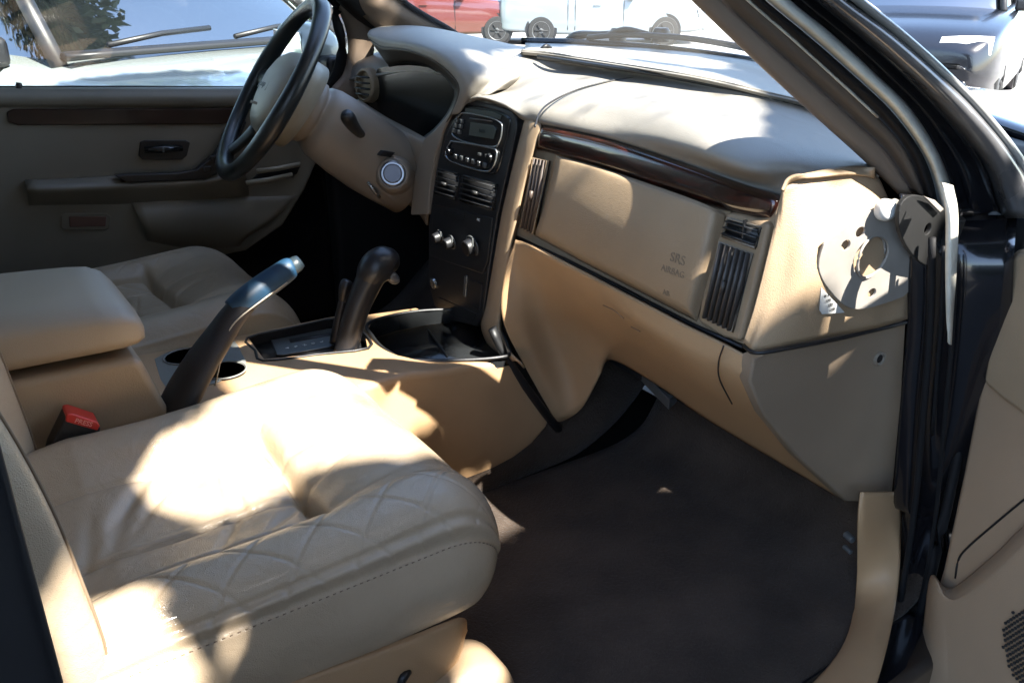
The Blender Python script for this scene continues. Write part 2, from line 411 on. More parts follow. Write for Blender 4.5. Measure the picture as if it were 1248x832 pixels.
# --- raised tan arch beside the stack
L1 = '650,128 641,142 634,165 624,205 611,262 601,320 592,370 586,398 598,425 622,442'
L2 = '656,127 650,140 642,165 631,205 617,262 607,320 598,372 593,398 604,422 627,440'
L3 = '664,131 660,146 653,172 644,205 630,262 620,310 610,372 608,400 618,424 636,442'
L4 = '664,142 660,158 655,176 647,205 634,262 628,296 615,372 612,400 622,428 640,448'
arch = [R('f', [.05]+[.006]*9, L1), R('f', [.04, .004, -.006, -.010]+[-.014]*6, L2), R('f', [.04, .004, -.006, -.010]+[-.014]*6, L3), R('f', [.05]+[.004]*9, L4)]
loft('stack_arch', arch, tan_mid, dash, nu=6, nv=5, solid=.003)

# --- passenger fascia: backing, wood, vents, airbag door
panel('fascia_backing', R('f', .008, '640,150 700,163 770,180 840,205 905,230 950,246 930,330 906,420 850,398 760,350 690,315 628,290'), (.03, 0, 0), tan_mid, dash, bevel=.002)
w0 = R('f', [.004, .004, .004, .004, .006, .012, .022], '660,156 668,153 740,168 830,197 900,222 945,236 954,240')
w1 = R('f', [-.003, -.005, -.005, -.005, -.004, .003, .016], '657,162 668,159 740,175 829,204 898,229 942,243 953,246')
w2 = R('f', [-.004, -.007, -.007, -.007, -.005, .001, .014], '655,171 667,169 738,187 826,216 893,240 938,253 950,255')
w3 = R('f', [-.002, -.004, -.004, -.004, -.003, .004, .017], '654,179 665,180 736,200 823,229 888,252 934,263 944,264')
w4 = R('f', [.006, .004, .004, .004, .006, .012, .024], '655,184 665,185 735,205 821,235 885,257 932,268 942,268')
loft('wood_trim', [w0, w1, w2, w3, w4], wood, dash, nu=8, nv=6, solid=.002)
# narrow vent at the left of the airbag door
slatted('side_vent', R('f', -.004, '652,193 668,196 651,285 636,277'), 4, M('vent_slat_brown', (.07, .05, .04), .45), dash, vert=True, fmat=tan_mid, fr=.0035)
# airbag door
a0 = R('f', [.0, -.004, -.006, -.009, -.011, .006], '678,189 740,207 800,227 845,243 868,253 884,261')
a1 = R('f', [-.008, -.014, -.016, -.018, -.018, .004], '677,195 735,215 795,237 838,253 866,264 883,271')
a2 = R('f', [-.014, -.022, -.024, -.024, -.022, .004], '668,235 722,262 780,288 826,307 854,318 871,325')
a3 = R('f', [-.010, -.016, -.018, -.018, -.016, .004], '655,276 712,307 765,335 810,357 838,371 853,379')
a4 = R('f', [.002, .000, .000, .000, .002, .010], '651,287 708,318 760,345 806,369 843,388 850,392')
ab = loft('airbag_door', [a0, a1, a2, a3, a4], tan_mid, dash, nu=8, nv=8, solid=.004, label='smooth tan airbag cover')
nrm = V((-1, -.12, .1))
from mathutils.bvhtree import BVHTree
abt = BVHTree.FromPolygons([v.co.copy() for v in ab.data.vertices], [tuple(p.vertices) for p in ab.data.polygons])
def mark(body, px, py, size):
    r = (FW*FPX+RT*(px-624)+DN*(py-416)).normalized()
    h, n, _, _ = abt.ray_cast(CAM, r)
    if n.dot(r) > 0: n = -n
    rt = V((0, 0, 1)).cross(n).normalized()
    text('airbag_mark', body, h+n*.0006, rt, n.cross(rt), size, print_mat, ab, ext=.0003)
mark('SRS', 826, 316, .019); mark('AIRBAG', 820, 331, .013); mark('AB', 812, 357, .011)
# right vent housing
vh0 = R('f', [.004, .002, .002, .006], '882,257 905,263 930,268 945,268')
panel('vent_housing', R('f', -.001, '884,259 905,262 938,272 932,300 915,370 902,417 880,412 850,393 852,370 866,310'), (.03, 0, 0), tan_mid, dash, bevel=.007, seg=4)
slatted('side_vent', R('f', -.0035, '888,266 927,277 921,302 881,288'), 3, slatm, dash, fr=.002, fmat=taupe, tabs=0)
sv = slatted('side_vent', R('f', -.0035, '878,295 917,309 893,404 857,386'), 6, M('vent_slat_dark', (.06, .05, .042), .4), dash, vert=True, fr=.002, fmat=taupe, slat_t=.0022)
box('divider', P(907, 282, 'f', -.005), (.006, .003, .03), slatm, sv, bevel=.0008)

# --- lower knee bolster with the cove beside the console
def S(s):
    out = []
    for q in s.split():
        a, b, ax, v = q.split(','); out.append(P(float(a), float(b), ax, float(v)))
    return out
st = [S('628,292,y,-.135 615,335,y,-.135 613,390,y,-.14 640,447,y,-.15 678,514,y,-.165'),
      S('638,296,x,.818 633,340,y,-.150 637,395,y,-.155 658,447,y,-.16 688,512,y,-.17'),
      S('662,308,x,.816 668,352,x,.850 672,400,x,.885 688,445,x,.915 708,498,x,.93'),
      S('700,328,x,.816 712,366,x,.846 718,402,x,.90 726,432,x,.925 731,458,x,.94'),
      S('748,352,x,.816 760,384,x,.822 764,408,x,.86 758,426,x,.915 746,439,x,.96'),
      S('795,376,x,.816 806,412,x,.818 814,438,x,.857 812,458,x,.92 802,470,x,.98'),
      S('835,397,x,.816 846,436,x,.818 855,466,x,.86 860,488,x,.93 857,508,x,1.0'),
      S('878,418,x,.818 884,452,x,.822 903,492,x,.87 922,525,x,.95 940,558,x,1.04'),
      S('908,434,x,.822 907,466,y,-.655 930,506,y,-.655 970,556,y,-.655 1030,611,y,-.655')]
kb = loft('knee_bolster', [list(r) for r in zip(*st)], camel, dash, nu=8, nv=8, solid=.005, label='camel lower dash bolster with scuffs')
tube('panel_seam', S('882,421,x,.8135 876,440,x,.8135 877,462,x,.820 892,492,x,.848'), .0011, cavity, dash, n=6, smooth_path=5)
tube('scuff', R('x', .8125, '678,357 690,365 704,373'), .0010, M('scuff_mark', (.18, .10, .06), .7), dash, n=5, smooth_path=4) if False else None
scm = M('scuff_mark', (.20, .125, .075), .7)
for s in ('735,372,x,.8145 748,378,x,.8142 760,388,x,.8145', '769,398,x,.8155 780,404,x,.8155'):
    tube('scuff', S(s), .0009, scm, kb, n=5, smooth_path=4)
# dark shadow gap under the airbag door, and darkness behind the bolster
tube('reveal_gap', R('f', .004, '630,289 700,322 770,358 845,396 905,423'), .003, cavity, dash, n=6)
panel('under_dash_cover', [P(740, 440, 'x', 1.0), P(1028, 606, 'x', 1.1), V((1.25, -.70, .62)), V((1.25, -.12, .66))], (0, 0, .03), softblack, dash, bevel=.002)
panel('under_dash_bracket', R('z', .645, '772,455 790,462 825,490 815,500'), (0, 0, .02), greybtn, dash, bevel=.002)
# --- end panel (taupe triangle) and sunlit end cap
ep = S('918,436,y,-.668 940,428,y,-.69 1010,414,y,-.705 1105,392,y,-.725 1100,480,y,-.725 1088,612,y,-.715 1031,611,y,-.672 972,557,y,-.67 932,507,y,-.67 914,466,y,-.668')
epo = panel('end_panel', ep, (0, .02, 0), M('end_panel_vinyl', (.235, .178, .125), .5, bump=.5, bscale=700, var=.08), dash, bevel=.004, label='taupe triangular end panel')
lathe('screw_recess', P(1072, 437, 'y', -.719), (0, -1, 0), [(-.004, .010), (.0035, .0098), (.0036, .007), (.001, .006)], taupe, epo, n=24)
lathe('screw', P(1072, 437, 'y', -.7225), (0, -1, 0), [(0, .0065), (.0012, .005)], softblack, epo, n=16)
st = [S('951,240,y,-.672 938,300,y,-.678 920,372,y,-.676 906,416,y,-.668'),
      S('953,232,y,-.675 944,300,y,-.683 928,372,y,-.682 911,422,y,-.673'),
      S('958,224,y,-.679 958,300,y,-.692 944,370,y,-.693 922,427,y,-.685'),
      S('990,214,y,-.688 988,300,y,-.711 980,360,y,-.714 968,419,y,-.706'),
      S('1040,206,y,-.698 1035,290,y,-.723 1030,340,y,-.725 1028,408,y,-.719'),
      S('1068,214,y,-.705 1070,290,y,-.733 1070,340,y,-.737 1068,400,y,-.731'),
      S('1082,240,y,-.708 1106,290,y,-.736 1106,340,y,-.743 1106,389,y,-.738')]
loft('end_cap', [list(r) for r in zip(*st)], tan_mid, dash, nu=7, nv=8, solid=.004)
capt = [S('955,232,z,1.118 964,217,z,1.126 992,209,z,1.129 1040,202,z,1.128 1066,206,z,1.126'), S('956,234,y,-.668 965,222,y,-.682 992,216,y,-.696 1040,211,y,-.706 1066,218,y,-.71')]
loft('cap_shoulder', capt, tan_mid, dash, nu=6, nv=3, solid=.003)
tube('reveal_gap', S('906,421,y,-.662 922,430,y,-.69 968,423,y,-.712 1030,411,y,-.722 1104,393,y,-.735'), .0025, cavity, dash, n=6, smooth_path=4)
# mounting bracket on the end cap, with its holes
by = lambda px: -.7205-.031*(px-1000)/110
BP = lambda px, py, d=0: P(px, py, 'y', by(px)+d)
bp_ = cr([BP(a, b) for a, b in ((1003, 302), (1010, 292), (1040, 270), (1075, 250), (1100, 246), (1118, 300), (1112, 352), (1075, 371), (1045, 377), (1026, 369), (1006, 346), (998, 325))], 3, True)
brk = panel('mounting_bracket', bp_, (0, .003, 0), steel, dash, bevel=0, smooth=False, label='pressed steel bracket with holes')
cb = bmesh.new()
for (a, b, rx) in ((1062, 313, .0255), (1031, 299, .0065), (1049, 283, .0065), (1063, 357, .006)):
    c = BP(a, b)
    bmesh.ops.create_cone(cb, cap_ends=True, segments=32, radius1=rx, radius2=rx, depth=.05, matrix=Matrix.Translation(c) @ Matrix.Rotation(math.pi/2, 4, 'X'))
cut(brk, cb); mods(brk, bevel=.0006, seg=2)
ringp = [BP(1062, 313, .001)+V((math.cos(a)*.0265, 0, math.sin(a)*.0265)) for a in [i*math.pi/16 for i in range(32)]]
from_bm('hole_flange', tube_bm(ringp, .0018, 8, closed=True), steel, brk)
stk_ = panel('label_sticker', S('1001,350,y,-.7200 1020,370,y,-.7235 1030,381,y,-.7255 1002,383,y,-.7200 999,378,y,-.7200'), (0, .0008, 0), sticker, dash, bevel=.0003)
for i in range(4):
    text('sticker_print', ['TR 4', '5DH', '2002', 'LH08'][i], P(1007+i*2.5, 361+i*5.4, 'y', -.7222-i*.0007), (1, 0, 0), (0, 0, 1), .0052, darkbracket, stk_, ext=.0001)

# ================================================================== STEERING WHEEL
WC = V((.612, .37, 1.126)); WU = V((.572, 0, .82)); WN = V((-.81, .15, .566)).normalized(); WY = WN.cross(WU).normalized(); WU = WY.cross(WN).normalized()
def W(a, b, c): return WC + WY*a + WU*b + WN*c
sw = thing('steering_wheel', 'black leather steering wheel with pale vinyl centre pad', 'steering wheel', WC)
RR = .183
rp = [W(math.cos(t)*RR, math.sin(t)*RR, .02) for t in [i*2*math.pi/72 for i in range(72)]]
from_bm('rim', tube_bm(rp, [.0165+.0012*math.sin(4*i*math.pi/36) for i in range(72)], 16, closed=True, up=WN), rimleather, sw)
# airbag pad, domed
rows = []
out = [(-.098, .03), (-.09, .062), (-.055, .082), (0, .088), (.055, .082), (.09, .062), (.098, .03), (.092, -.02), (.068, -.06), (.035, -.082), (0, -.088), (-.035, -.082), (-.068, -.06), (-.092, -.02)]
o2 = cr([V((a, b, 0)) for a, b in out], 4, True)
for f, h in ((1.02, -.045), (1.03, -.012), (1.0, .004), (.93, .017), (.8, .026), (.55, .033), (.25, .036), (.02, .037)):
    rows.append([W(p.x*f, p.y*f, h) for p in o2])
hub = from_bm('airbag_pad', grid_bm(rows, closed=True, caps=True), hubmat, sw)
bd = panel('badge', [W(a, b, .0385-abs(a)*.1) for a, b in ((-.032, -.012), (.032, -.012), (.034, 0), (.032, .016), (-.032, .016), (-.034, 0))], -WN*.006, blackp, hub, bevel=.001)
text('badge_letters', 'Jeep', W(0, .001, .0392), (0, -1, 0), WU, .019, greybtn, bd)
text('pad_mark', 'SRS AIRBAG', W(0, -.04, .0362), (0, -1, 0), WU, .008, print_mat, hub)
for a0_, a1_, w0_, w1_ in (((.085, .018), (.176, .03), .024, .017), ((-.085, .018), (-.176, .03), .024, .017), ((.045, -.07), (.10, -.152), .019, .014), ((-.045, -.07), (-.10, -.152), .019, .014)):
    p0, p1 = V(a0_), V(a1_)
    tube('spoke', [W(p0.x, p0.y, .0), W((p0.x+p1.x)/2, (p0.y+p1.y)/2, .006), W(p1.x, p1.y, .018)], [(w0_, .012), ((w0_+w1_)/2, .010), (w1_, .009)], rimleather, sw, smooth_path=3, up=WN, n=14)
for s in (-1, 1):
    panel('switch_pad', [W(s*a, b, .013) for a, b in ((.105, .038), (.135, .04), (.133, .004), (.107, .002))], -WN*.012, blackg, sw, bevel=.002)

# ================================================================== STEERING COLUMN
sc_ = thing('steering_column', 'tan steering column shroud with ignition lock behind the wheel', 'steering column', W(0, 0, -.1))
secs = [(-.03, .060, .058, 0), (-.055, .066, .064, 0), (-.068, .066, .064, 0), (-.072, .058, .056, 0), (-.078, .058, .056, 0), (-.082, .064, .066, -.002), (-.10, .069, .073, -.004), (-.15, .071, .078, -.008), (-.21, .070, .080, -.012), (-.26, .068, .078, -.014), (-.32, .066, .074, -.016)]
rows = []
for c, a, b, dz in secs:
    rows.append([W(math.copysign(abs(math.cos(t))**.85, math.cos(t))*a, math.copysign(abs(math.sin(t))**.85, math.sin(t))*b+dz, c) for t in [i*2*math.pi/48 for i in range(48)]])
cs = from_bm('shroud', grid_bm(rows, closed=True, caps=True), hubmat if False else M('column_vinyl', (.25, .205, .16), .45, bump=.3, bscale=800, var=.05), sc_)
tube('shroud_collar', [W(math.cos(t)*.062, math.sin(t)*.060, -.048) for t in [i*math.pi/18 for i in range(36)]], .006, cs.data.materials[0], sc_, closed=True, n=10, up=WN)
# wiper stalk on the passenger side
c0 = W(-.080, .02, -.09)
stkp = [c0, c0+V((-.012, -.03, .003)), c0+V((-.03, -.062, .004)), c0+V((-.05, -.09, .006)), c0+V((-.062, -.105, .008))]
stkp = [P(446, 168, 'y', .31), P(438, 162, 'y', .275), P(430, 153, 'y', .245), P(424, 143, 'y', .225), P(422, 137, 'y', .22)]
tube('wiper_stalk', stkp, [.008, .009, .012, .014, .009], blackp, sc_, smooth_path=4, n=14)
panel('stalk_slot', [P(a, b, 'y', .288) for a, b in ((436, 168), (442, 158), (452, 164), (446, 176))], (0, .02, 0), cavity, sc_, bevel=.001)
ig = lathe('ignition_housing', P(479, 212, 'y', .250), (-.50, -.82, .28), [(-.05, .042), (-.012, .038), (.0, .033), (.004, .028)], cs.data.materials[0], sc_, n=32)
lathe('ignition_ring', P(479, 212, 'y', .250), (-.50, -.82, .28), [(.002, .0265), (.008, .0255), (.010, .022)], chrome, ig, n=32)
lathe('key_barrel', P(479, 212, 'y', .250), (-.50, -.82, .28), [(.004, .020), (.011, .0195), (.0125, .016), (.0105, .007)], M('key_barrel_silver', (.16, .16, .18), .4, metal=.6), ig, n=28)
panel('lock_button', [P(a, b, 'y', .256) for a, b in ((463, 190), (468, 184), (482, 186), (476, 192))], (0, .02, 0), cavity, sc_, bevel=.001)
tube('tilt_lever', [P(448, 222, 'y', .28), P(456, 232, 'y', .277), P(463, 241, 'y', .275)], [.003, .004, .003], dull, sc_, n=10)
# round left dash vent
lv = lathe('corner_vent', P(444, 104, 'y', .62), (-1, -.15, .1), [(-.02, .040), (0, .039), (.004, .034), (.002, .031), (-.006, .030)], tan_mid, dash, n=32)
for i in range(4):
    c = P(444, 104, 'y', .62)+V((-.004, 0, -.020+i*.013))
    tube('slat', [c+V((.01, -.03, 0)), c+V((-.008, .03, 0))], (.006, .0018), slatm, lv, n=6) if False else from_bm('slat', tube_bm([c+V((.003, -.025, 0)), c+V((-.005, .025, 0))], [(.006, .0022)]*2, 6), slatm, lv)

# ================================================================== CENTRE CONSOLE
con = thing('centre_console', 'tan centre console with padded armrest, cup holders and shift plate between the seats', 'centre console', (.4, 0, .5))
side = [(-.15, .48), (-.15, .74), (.21, .742), (.30, .738), (.47, .735), (.60, .733), (.655, .722), (.775, .712), (.80, .695), (.885, .560), (.885, .545), (.845, .515), (.80, .497), (.70, .472), (.4, .45)]
body = panel('console_body', [V((x, -.16, z)) for x, z in side], (0, .325, 0), camel, con, bevel=.012, seg=4, label='camel console side, sunlit toward the seat')
# recess for the shift plate, tray and cups
cb = bmesh.new()
def cutbox(bm, pts, depth):
    zb = min(p.z for p in pts)-depth
    a = [bm.verts.new(V((p.x, p.y, .85))) for p in pts]; b = [bm.verts.new(V((p.x, p.y, zb))) for p in pts]
    bm.faces.new(a); bm.faces.new(b[::-1])
    for i in range(len(a)): bm.faces.new((a[i], b[i], b[(i+1) % len(a)], a[(i+1) % len(a)]))
shp = R('z', .734, '302,412 412,388 445,408 448,424 322,439')
tray_o = cr(R('z', [.7345, .73, .72, .718, .718, .722, .728, .733], '452,393 520,379 590,384 620,425 604,437 505,440 474,430 455,412'), 2, True)
cutbox(cb, shp, .018); cut(body, cb)
cb = bmesh.new(); cutbox(cb, tray_o, .020); cut(body, cb)
cb = bmesh.new()
cuppts = [P(232, 440, 'z', .738), P(268, 449, 'z', .738)]
cupc = [V((.325, .045, .738)), V((.325, -.045, .738))]
cupc = [P(226, 436, 'z', .738), P(274, 453, 'z', .738)]
for c in cupc: bmesh.ops.create_cone(cb, cap_ends=True, segments=36, radius1=.034, radius2=.034, depth=.14, matrix=Matrix.Translation(c))
cut(body, cb)
plate = panel('cup_holder_plate', R('z', .7405, '188,437 205,428 283,412 290,420 300,440 296,450 262,466 205,482 196,468'), (0, 0, -.004), greyplate, con, bevel=0, smooth=False)
cb = bmesh.new()
for c in cupc: bmesh.ops.create_cone(cb, cap_ends=True, segments=36, radius1=.034, radius2=.034, depth=.14, matrix=Matrix.Translation(c))
cut(plate, cb); mods(plate, bevel=.0015, seg=2)
for c in cupc:
    lathe('cup_well', c+V((0, 0, -.065)), (0, 0, 1), [(0, .028), (.002, .032), (.0655, .0342), (.066, .0325), (.004, .031), (.003, .026)], cavity, con, n=36)
    lathe('cup_ring', c+V((0, 0, .0028)), (0, 0, 1), [(0, .0365), (.002, .036), (.0022, .0335), (0, .0335)], greyplate, con, n=36)
# shift plate
spm = M('shift_plate_silver', (.10, .105, .105), .3, metal=.5)
from_bm('shift_liner', grid_bm([[V((p.x+(q_-p.x)*.012, p.y+(r_-p.y)*.012, z_)) for p in shp] for z_ in (.7352, .7178) for q_, r_ in ((sum(p.x for p in shp)/len(shp), sum(p.y for p in shp)/len(shp)),)], closed=True), blackp, con, smooth=False)
panel('shift_well', R('z', .7175, '303,412 412,388.5 444,408 447,423.5 322,438'), (0, 0, -.001), blackp, con, bevel=0)
shp2 = panel('shift_plate', R('z', .7215, '330,414 400,400 424,402 427,418 345,432 337,432'), (0, 0, -.004), spm, con, bevel=.0015)
panel('gate_slot', R('z', .7225, '352,413 412,403 414,406 354,417'), (0, 0, -.0008), cavity, shp2, bevel=0)
for i, ch in enumerate('PRND21'):
    text('gear_letter', ch, P(350+i*10.5, 424-i*1.9, 'z', .7228), (.25, -1, 0), (1, .2, 0), .0085, white, shp2)
ring_on2 = cr(R('z', .736, '301,412 356,399 412,387.5 430,397 446,408 449,424 385,432 321,440 311,427'), 3, True)
from_bm('shift_surround', tube_bm(ring_on2, .0025, 8, closed=True), blackp, con)
# front tray
trf = R('z', .6995, '452,393 520,379 590,384 620,425 604,437 505,440 474,430 455,412')
panel('tray', [V((p.x, p.y, .700)) for p in tray_o], (0, 0, -.001), blackg, con, bevel=0)
from_bm('tray_liner', grid_bm([[V((p.x+(q_-p.x)*.012, p.y+(r_-p.y)*.012, z_)) for p, z_ in zip(tray_o, zz_)] for zz_ in ([p.z+.001 for p in tray_o], [.7012]*len(tray_o)) for q_, r_ in ((sum(p.x for p in tray_o)/len(tray_o), sum(p.y for p in tray_o)/len(tray_o)),)], closed=True), blackg, con)
from_bm('tray_rim', tube_bm(cr([p+V((0, 0, .0015)) for p in R('z', [.7345, .73, .72, .718, .718, .722, .728, .733], '452,393 520,379 590,384 620,425 604,437 505,440 474,430 455,412')], 6, True), .0035, 8, closed=True), blackp, con)
tube('tray_rib', R('z', [.702, .702], '522,402 545,434'), .002, blackp, con, n=8)
# dark slot between console and dash skirt
tube('console_gap', S('600,400,y,-.13 615,432,y,-.145 640,470,y,-.158 662,500,y,-.163 680,522,y,-.163'), [(.012, .008)]*5, cavity, con, n=10, smooth_path=3)
# armrest box and padded lid
ab_ = [(-.15, .60), (-.15, .858), (.185, .852), (.197, .84), (.212, .785), (.228, .735), (.235, .60)]
panel('armrest_box', [V((x, -.125, z)) for x, z in ab_], (0, .25, 0), tan_mid, con, bevel=.012, seg=4)
rows = []
for x, sy, zb, zt in ((-.16, 1, .862, .944), (.0, 1, .862, .943), (.10, 1, .861, .936), (.15, 1, .860, .932), (.178, .985, .860, .928), (.196, .955, .862, .918), (.206, .90, .868, .904), (.209, .8, .878, .892)):
    zc, h = (zb+zt)/2, (zt-zb)/2
    rows.append([V((x, math.copysign(abs(math.cos(t))**.38, math.cos(t))*.132*sy, zc+math.copysign(abs(math.sin(t))**.55, math.sin(t))*h)) for t in [i*2*math.pi/64 for i in range(64)]])
from_bm('armrest_lid', grid_bm(rows, closed=True, caps=True), M('armrest_vinyl', (.33, .255, .18), .42, bump=.4, bscale=600, kind='voronoi', var=.05), con)

# ================================================================== PARKING BRAKE
pbk = thing('parking_brake', 'raised parking brake lever with dark grip, tinted blue as reflected sky, beside the armrest', 'parking brake', (.27, -.07, .74))
pl = S('205,520,y,-.105 222,482,y,-.10 245,442,y,-.09 268,408,y,-.08 283,386,y,-.075 300,367,y,-.07')
tube('lever', pl, [(.022, .046), (.022, .044), (.021, .037), (.020, .028), (.019, .022), (.018, .018)], levercover, pbk, smooth_path=5, n=18, up=V((0, 1, 0)))
gp_ = S('283,378,y,-.073 297,367,y,-.071 320,350,y,-.068 340,336,y,-.066 354,326,y,-.065 358,324,y,-.065')
tube('grip', gp_, [(.017, .016), (.0195, .0195), (.020, .0195), (.019, .0185), (.017, .016), (.009, .009)], grip_skytint, pbk, smooth_path=5, n=20, up=V((0, 1, 0)))
tube('release_button', S('350,329,y,-.065 362,321,y,-.0645 366,318,y,-.0645'), [.0135, .0130, .0105], M('slate_button', (.03, .045, .055), .4), pbk, n=16)
tube('grip_piping', S('262,470,y,-.118 272,425,y,-.108 278,405,y,-.103 291,388,y,-.097 322,364,y,-.088 350,344,y,-.083'), .0012, M('pale_piping', (.35, .31, .25), .5), pbk, smooth_path=4, n=6)

# ================================================================== SHIFTERS
gs = thing('gear_shifter', 'tall black gear shifter with rounded glossy knob on the console', 'gear lever', P(424, 424, 'z', .72))
tube('shaft', S('421,430,y,0 427,405,y,0 436,375,y,0 447,348,y,0 456,330,y,-.002'), [(.022, .020), (.0215, .020), (.022, .020), (.024, .023), (.025, .026)], shiftmat, gs, smooth_path=5, n=20, up=V((0, 1, 0)))
tube('knob', S('446,350,y,0 454,332,y,-.001 464,322,y,-.002 474,320,y,-.003 482,324,y,-.004'), [(.019, .019), (.028, .029), (.031, .030), (.026, .025), (.012, .013)], shiftmat, gs, smooth_path=6, n=22, up=V((0, 1, 0)))
tube('release_button', S('474,334,y,-.006 481,340,y,-.007 486,340,y,-.008'), [.010, .010, .006], M('grey_shift_button', (.10, .105, .11), .3), gs, smooth_path=3, n=14)
tc_ = thing('transfer_lever', 'short thin black lever standing behind the gear shifter', 'lever', P(408, 420, 'z', .72))
tube('shaft', S('409,418,y,.05 413,390,y,.05 419,362,y,.05'), [.012, .009, .008], shiftmat, tc_, smooth_path=4, n=14)
tube('knob', S('418,368,y,.05 421,350,y,.05 424,343,y,.05 425,341,y,.05'), [.008, .0115, .010, .004], shiftmat, tc_, smooth_path=4, n=16)

# ================================================================== SEATS
def seat_cushion(name, cy, out_s, mat, parent, detail=True):
    """Cushion with bolsters, seams, pleats; out_s=-1: outboard side toward -y."""
    sec = [(-.205, .55), (-.238, .60), (-.246, .68), (-.238, .735), (-.215, .768), (-.185, .782), (-.15, .778), (-.115, .762), (-.06, .757), (0, .756), (.06, .755), (.105, .757), (.135, .768), (.17, .779), (.205, .772), (.229, .748), (.240, .718), (.245, .69), (.243, .66), (.235, .632), (.21, .61)]
    pts = cr([V((a, b, 0)) for a, b in sec], 17 if detail else 9)
    NS = len(pts)
    x0, x1, rr = -.10, .400, .137
    NX = 270 if detail else 120
    rows = []
    def g(d, w): return math.exp(-(d/w)**2)
    for i in range(NX+1):
        u = i/NX
        Ltot = (x1-x0)+rr*1.55
        s = u*Ltot
        row = []
        for p in pts:
            o, z = p.x, p.y
            e = abs(o)/.246
            front = rr*(1-.30*e**3)
            zm = .66
            if s <= x1-x0:
                x = x0+s; zz = z; k = 1
                rise = 0
            else:
                ph = (s-(x1-x0))/rr
                k = math.cos(min(ph, 1.55))
                x = x1+front*math.sin(min(ph, math.pi/2))
                zz = zm-.06+(z-zm+.06)*(max(k, 0)**.75)
            if s > x1-x0: o2 = o*(1-.16*(1-max(k, 0))*e)
            else: o2 = o
            # thigh pad rises ahead of the cross seam, insert sinks to the back
            top = max(0, min(1, (z-.735)/.02))
            zz += top*(.014*g(x-.42, .12) - .012*g(x-.16, .12)*g(o, .12) - .02*max(0, min(1, (.08-x)/.12)))
            zz -= .012*max(0, min(1, (.0-x)/.1))
            if top > 0 and detail:
                xs = .302-.10*(o-.0)*.35   # cross seam
                insert = 1/(1+math.exp((abs(o-.005)-.13)*120))
                zz -= top*insert*(.018*g(x-xs, .0075)+.010*g(x-xs, .030))*(1+.5*max(0, o)/.13)
                ahead = 1/(1+math.exp(-(x-xs)*150))
                zz += top*insert*ahead*.014*g(x-.40, .11)
                # length seams
                back = 1-ahead
                zz -= top*back*(.0065*g(o-.058, .0035)+.003*g(o-.058, .013))
                zz += top*back*.0022*g(o-.051, .004)
                zz -= top*back*(.008*g(o-.128, .005)+.004*g(o-.128, .015))
                zz -= top*back*(.0055*g(o+.095+.35*max(0, x-.2)**1.2, .004)+.003*g(o+.095, .015))
                zz -= top*ahead*(.008*g(o-.125, .012)+.006*g(o+.13, .014))*g(x-.33, .09)
                # puckers fanning from the seam crossing
                for (ax, ao, ang, wd, dp, ln) in ((.20, -.075, 2.5, .006, .0042, .07), (.17, -.07, 2.15, .007, .0048, .08), (.225, -.05, 1.75, .005, .0038, .055), (.13, -.06, 2.2, .008, .0035, .08), (.245, .0, 1.35, .004, .0038, .04), (.235, .02, 1.7, .004, .003, .035), (.10, .0, 2.0, .010, .003, .10), (.27, .09, 2.4, .006, .003, .05), (.20, .09, 2.1, .007, .0025, .06), (.33, -.02, .3, .008, .0035, .05), (.335, .05, -.2, .007, .003, .05), (.06, .03, 1.8, .009, .0028, .09)):
                    dx, do = x-ax, o-ao
                    al = dx*math.cos(ang)+do*math.sin(ang); ac = -dx*math.sin(ang)+do*math.cos(ang)
                    zz -= top*dp*1.4*g(al, ln)*g(ac, wd)
                # quilted panel on the outboard bolster
                if o > .133 and x > .04:
                    q = 1/(1+math.exp(-(o-.152-.05*max(0, x-.36))*500))*1/(1+math.exp(-(x-.07)*120))*(1/(1+math.exp((x-.50)*120)))
                    a_ = ((x*1.0+o*1.1)/.078) % 1; b_ = ((x*1.0-o*1.1)/.078) % 1
                    a_ = min(a_, 1-a_)*.078; b_ = min(b_, 1-b_)*.078
                    zz -= q*.0021*(g(a_, .0026)+g(b_, .0026))
                    zz += q*.002
            # piping ridge along the outboard edge and its companion groove
            if s <= x1-x0+rr*1.2 and x > .03:
                dpp = math.hypot(p.x-.231, p.y-.745)
                pr = g(dpp, .0036)*.0042-g(dpp-.009, .0035)*.0030
                o2 += pr*.75; zz += pr*.75
                dpi = math.hypot(p.x+.228, p.y-.752)
                pr = g(dpi, .0042)*.0028
                o2 -= pr*.7; zz += pr*.7
            if s > x1-x0 and zz < .70:
                x -= (x-x1)*min(.55, ((.70-zz)/.09)**2*.5)
            # gentle hand-made unevenness
            zz += .0016*math.sin(x*23+o*11)*math.cos(o*19+x*5)*top
            row.append(V((x, cy+out_s*o2, zz)))
        rows.append(row)
    bm = grid_bm(rows)
    bm.faces.new([bm.verts[i] for i in range(0)] or [v for v in list(bm.verts)[:NS]]) if False else None
    o = from_bm(name, bm, mat, parent)
    return o, rows, pts

ps = thing('passenger_seat', 'tan leather front seat in the foreground, partly in bright sun', 'car seat', (.2, -.365, .5), 'front seats')
cush, crow, cpts = seat_cushion('cushion', -.365, -1, leather, ps)
# stitching beside the piping
jj = min(range(len(cpts)), key=lambda j: math.hypot(cpts[j].x-.2365, cpts[j].y-.733))
bm = bmesh.new(); line = [r[jj] for r in crow if r[jj].x > .05]
acc = 0; last = line[0]
for a, b in zip(line, line[1:]):
    acc += (b-a).length
    if acc > .0062:
        acc = 0; d = (b-a).normalized()
        tube_bm([b+V((0, -.0004, .0002))-d*.0017, b+V((0, -.0004, .0002))+d*.0017], .0007, 5, bm=bm)
st_ = from_bm('stitching', bm, stitch, cush)
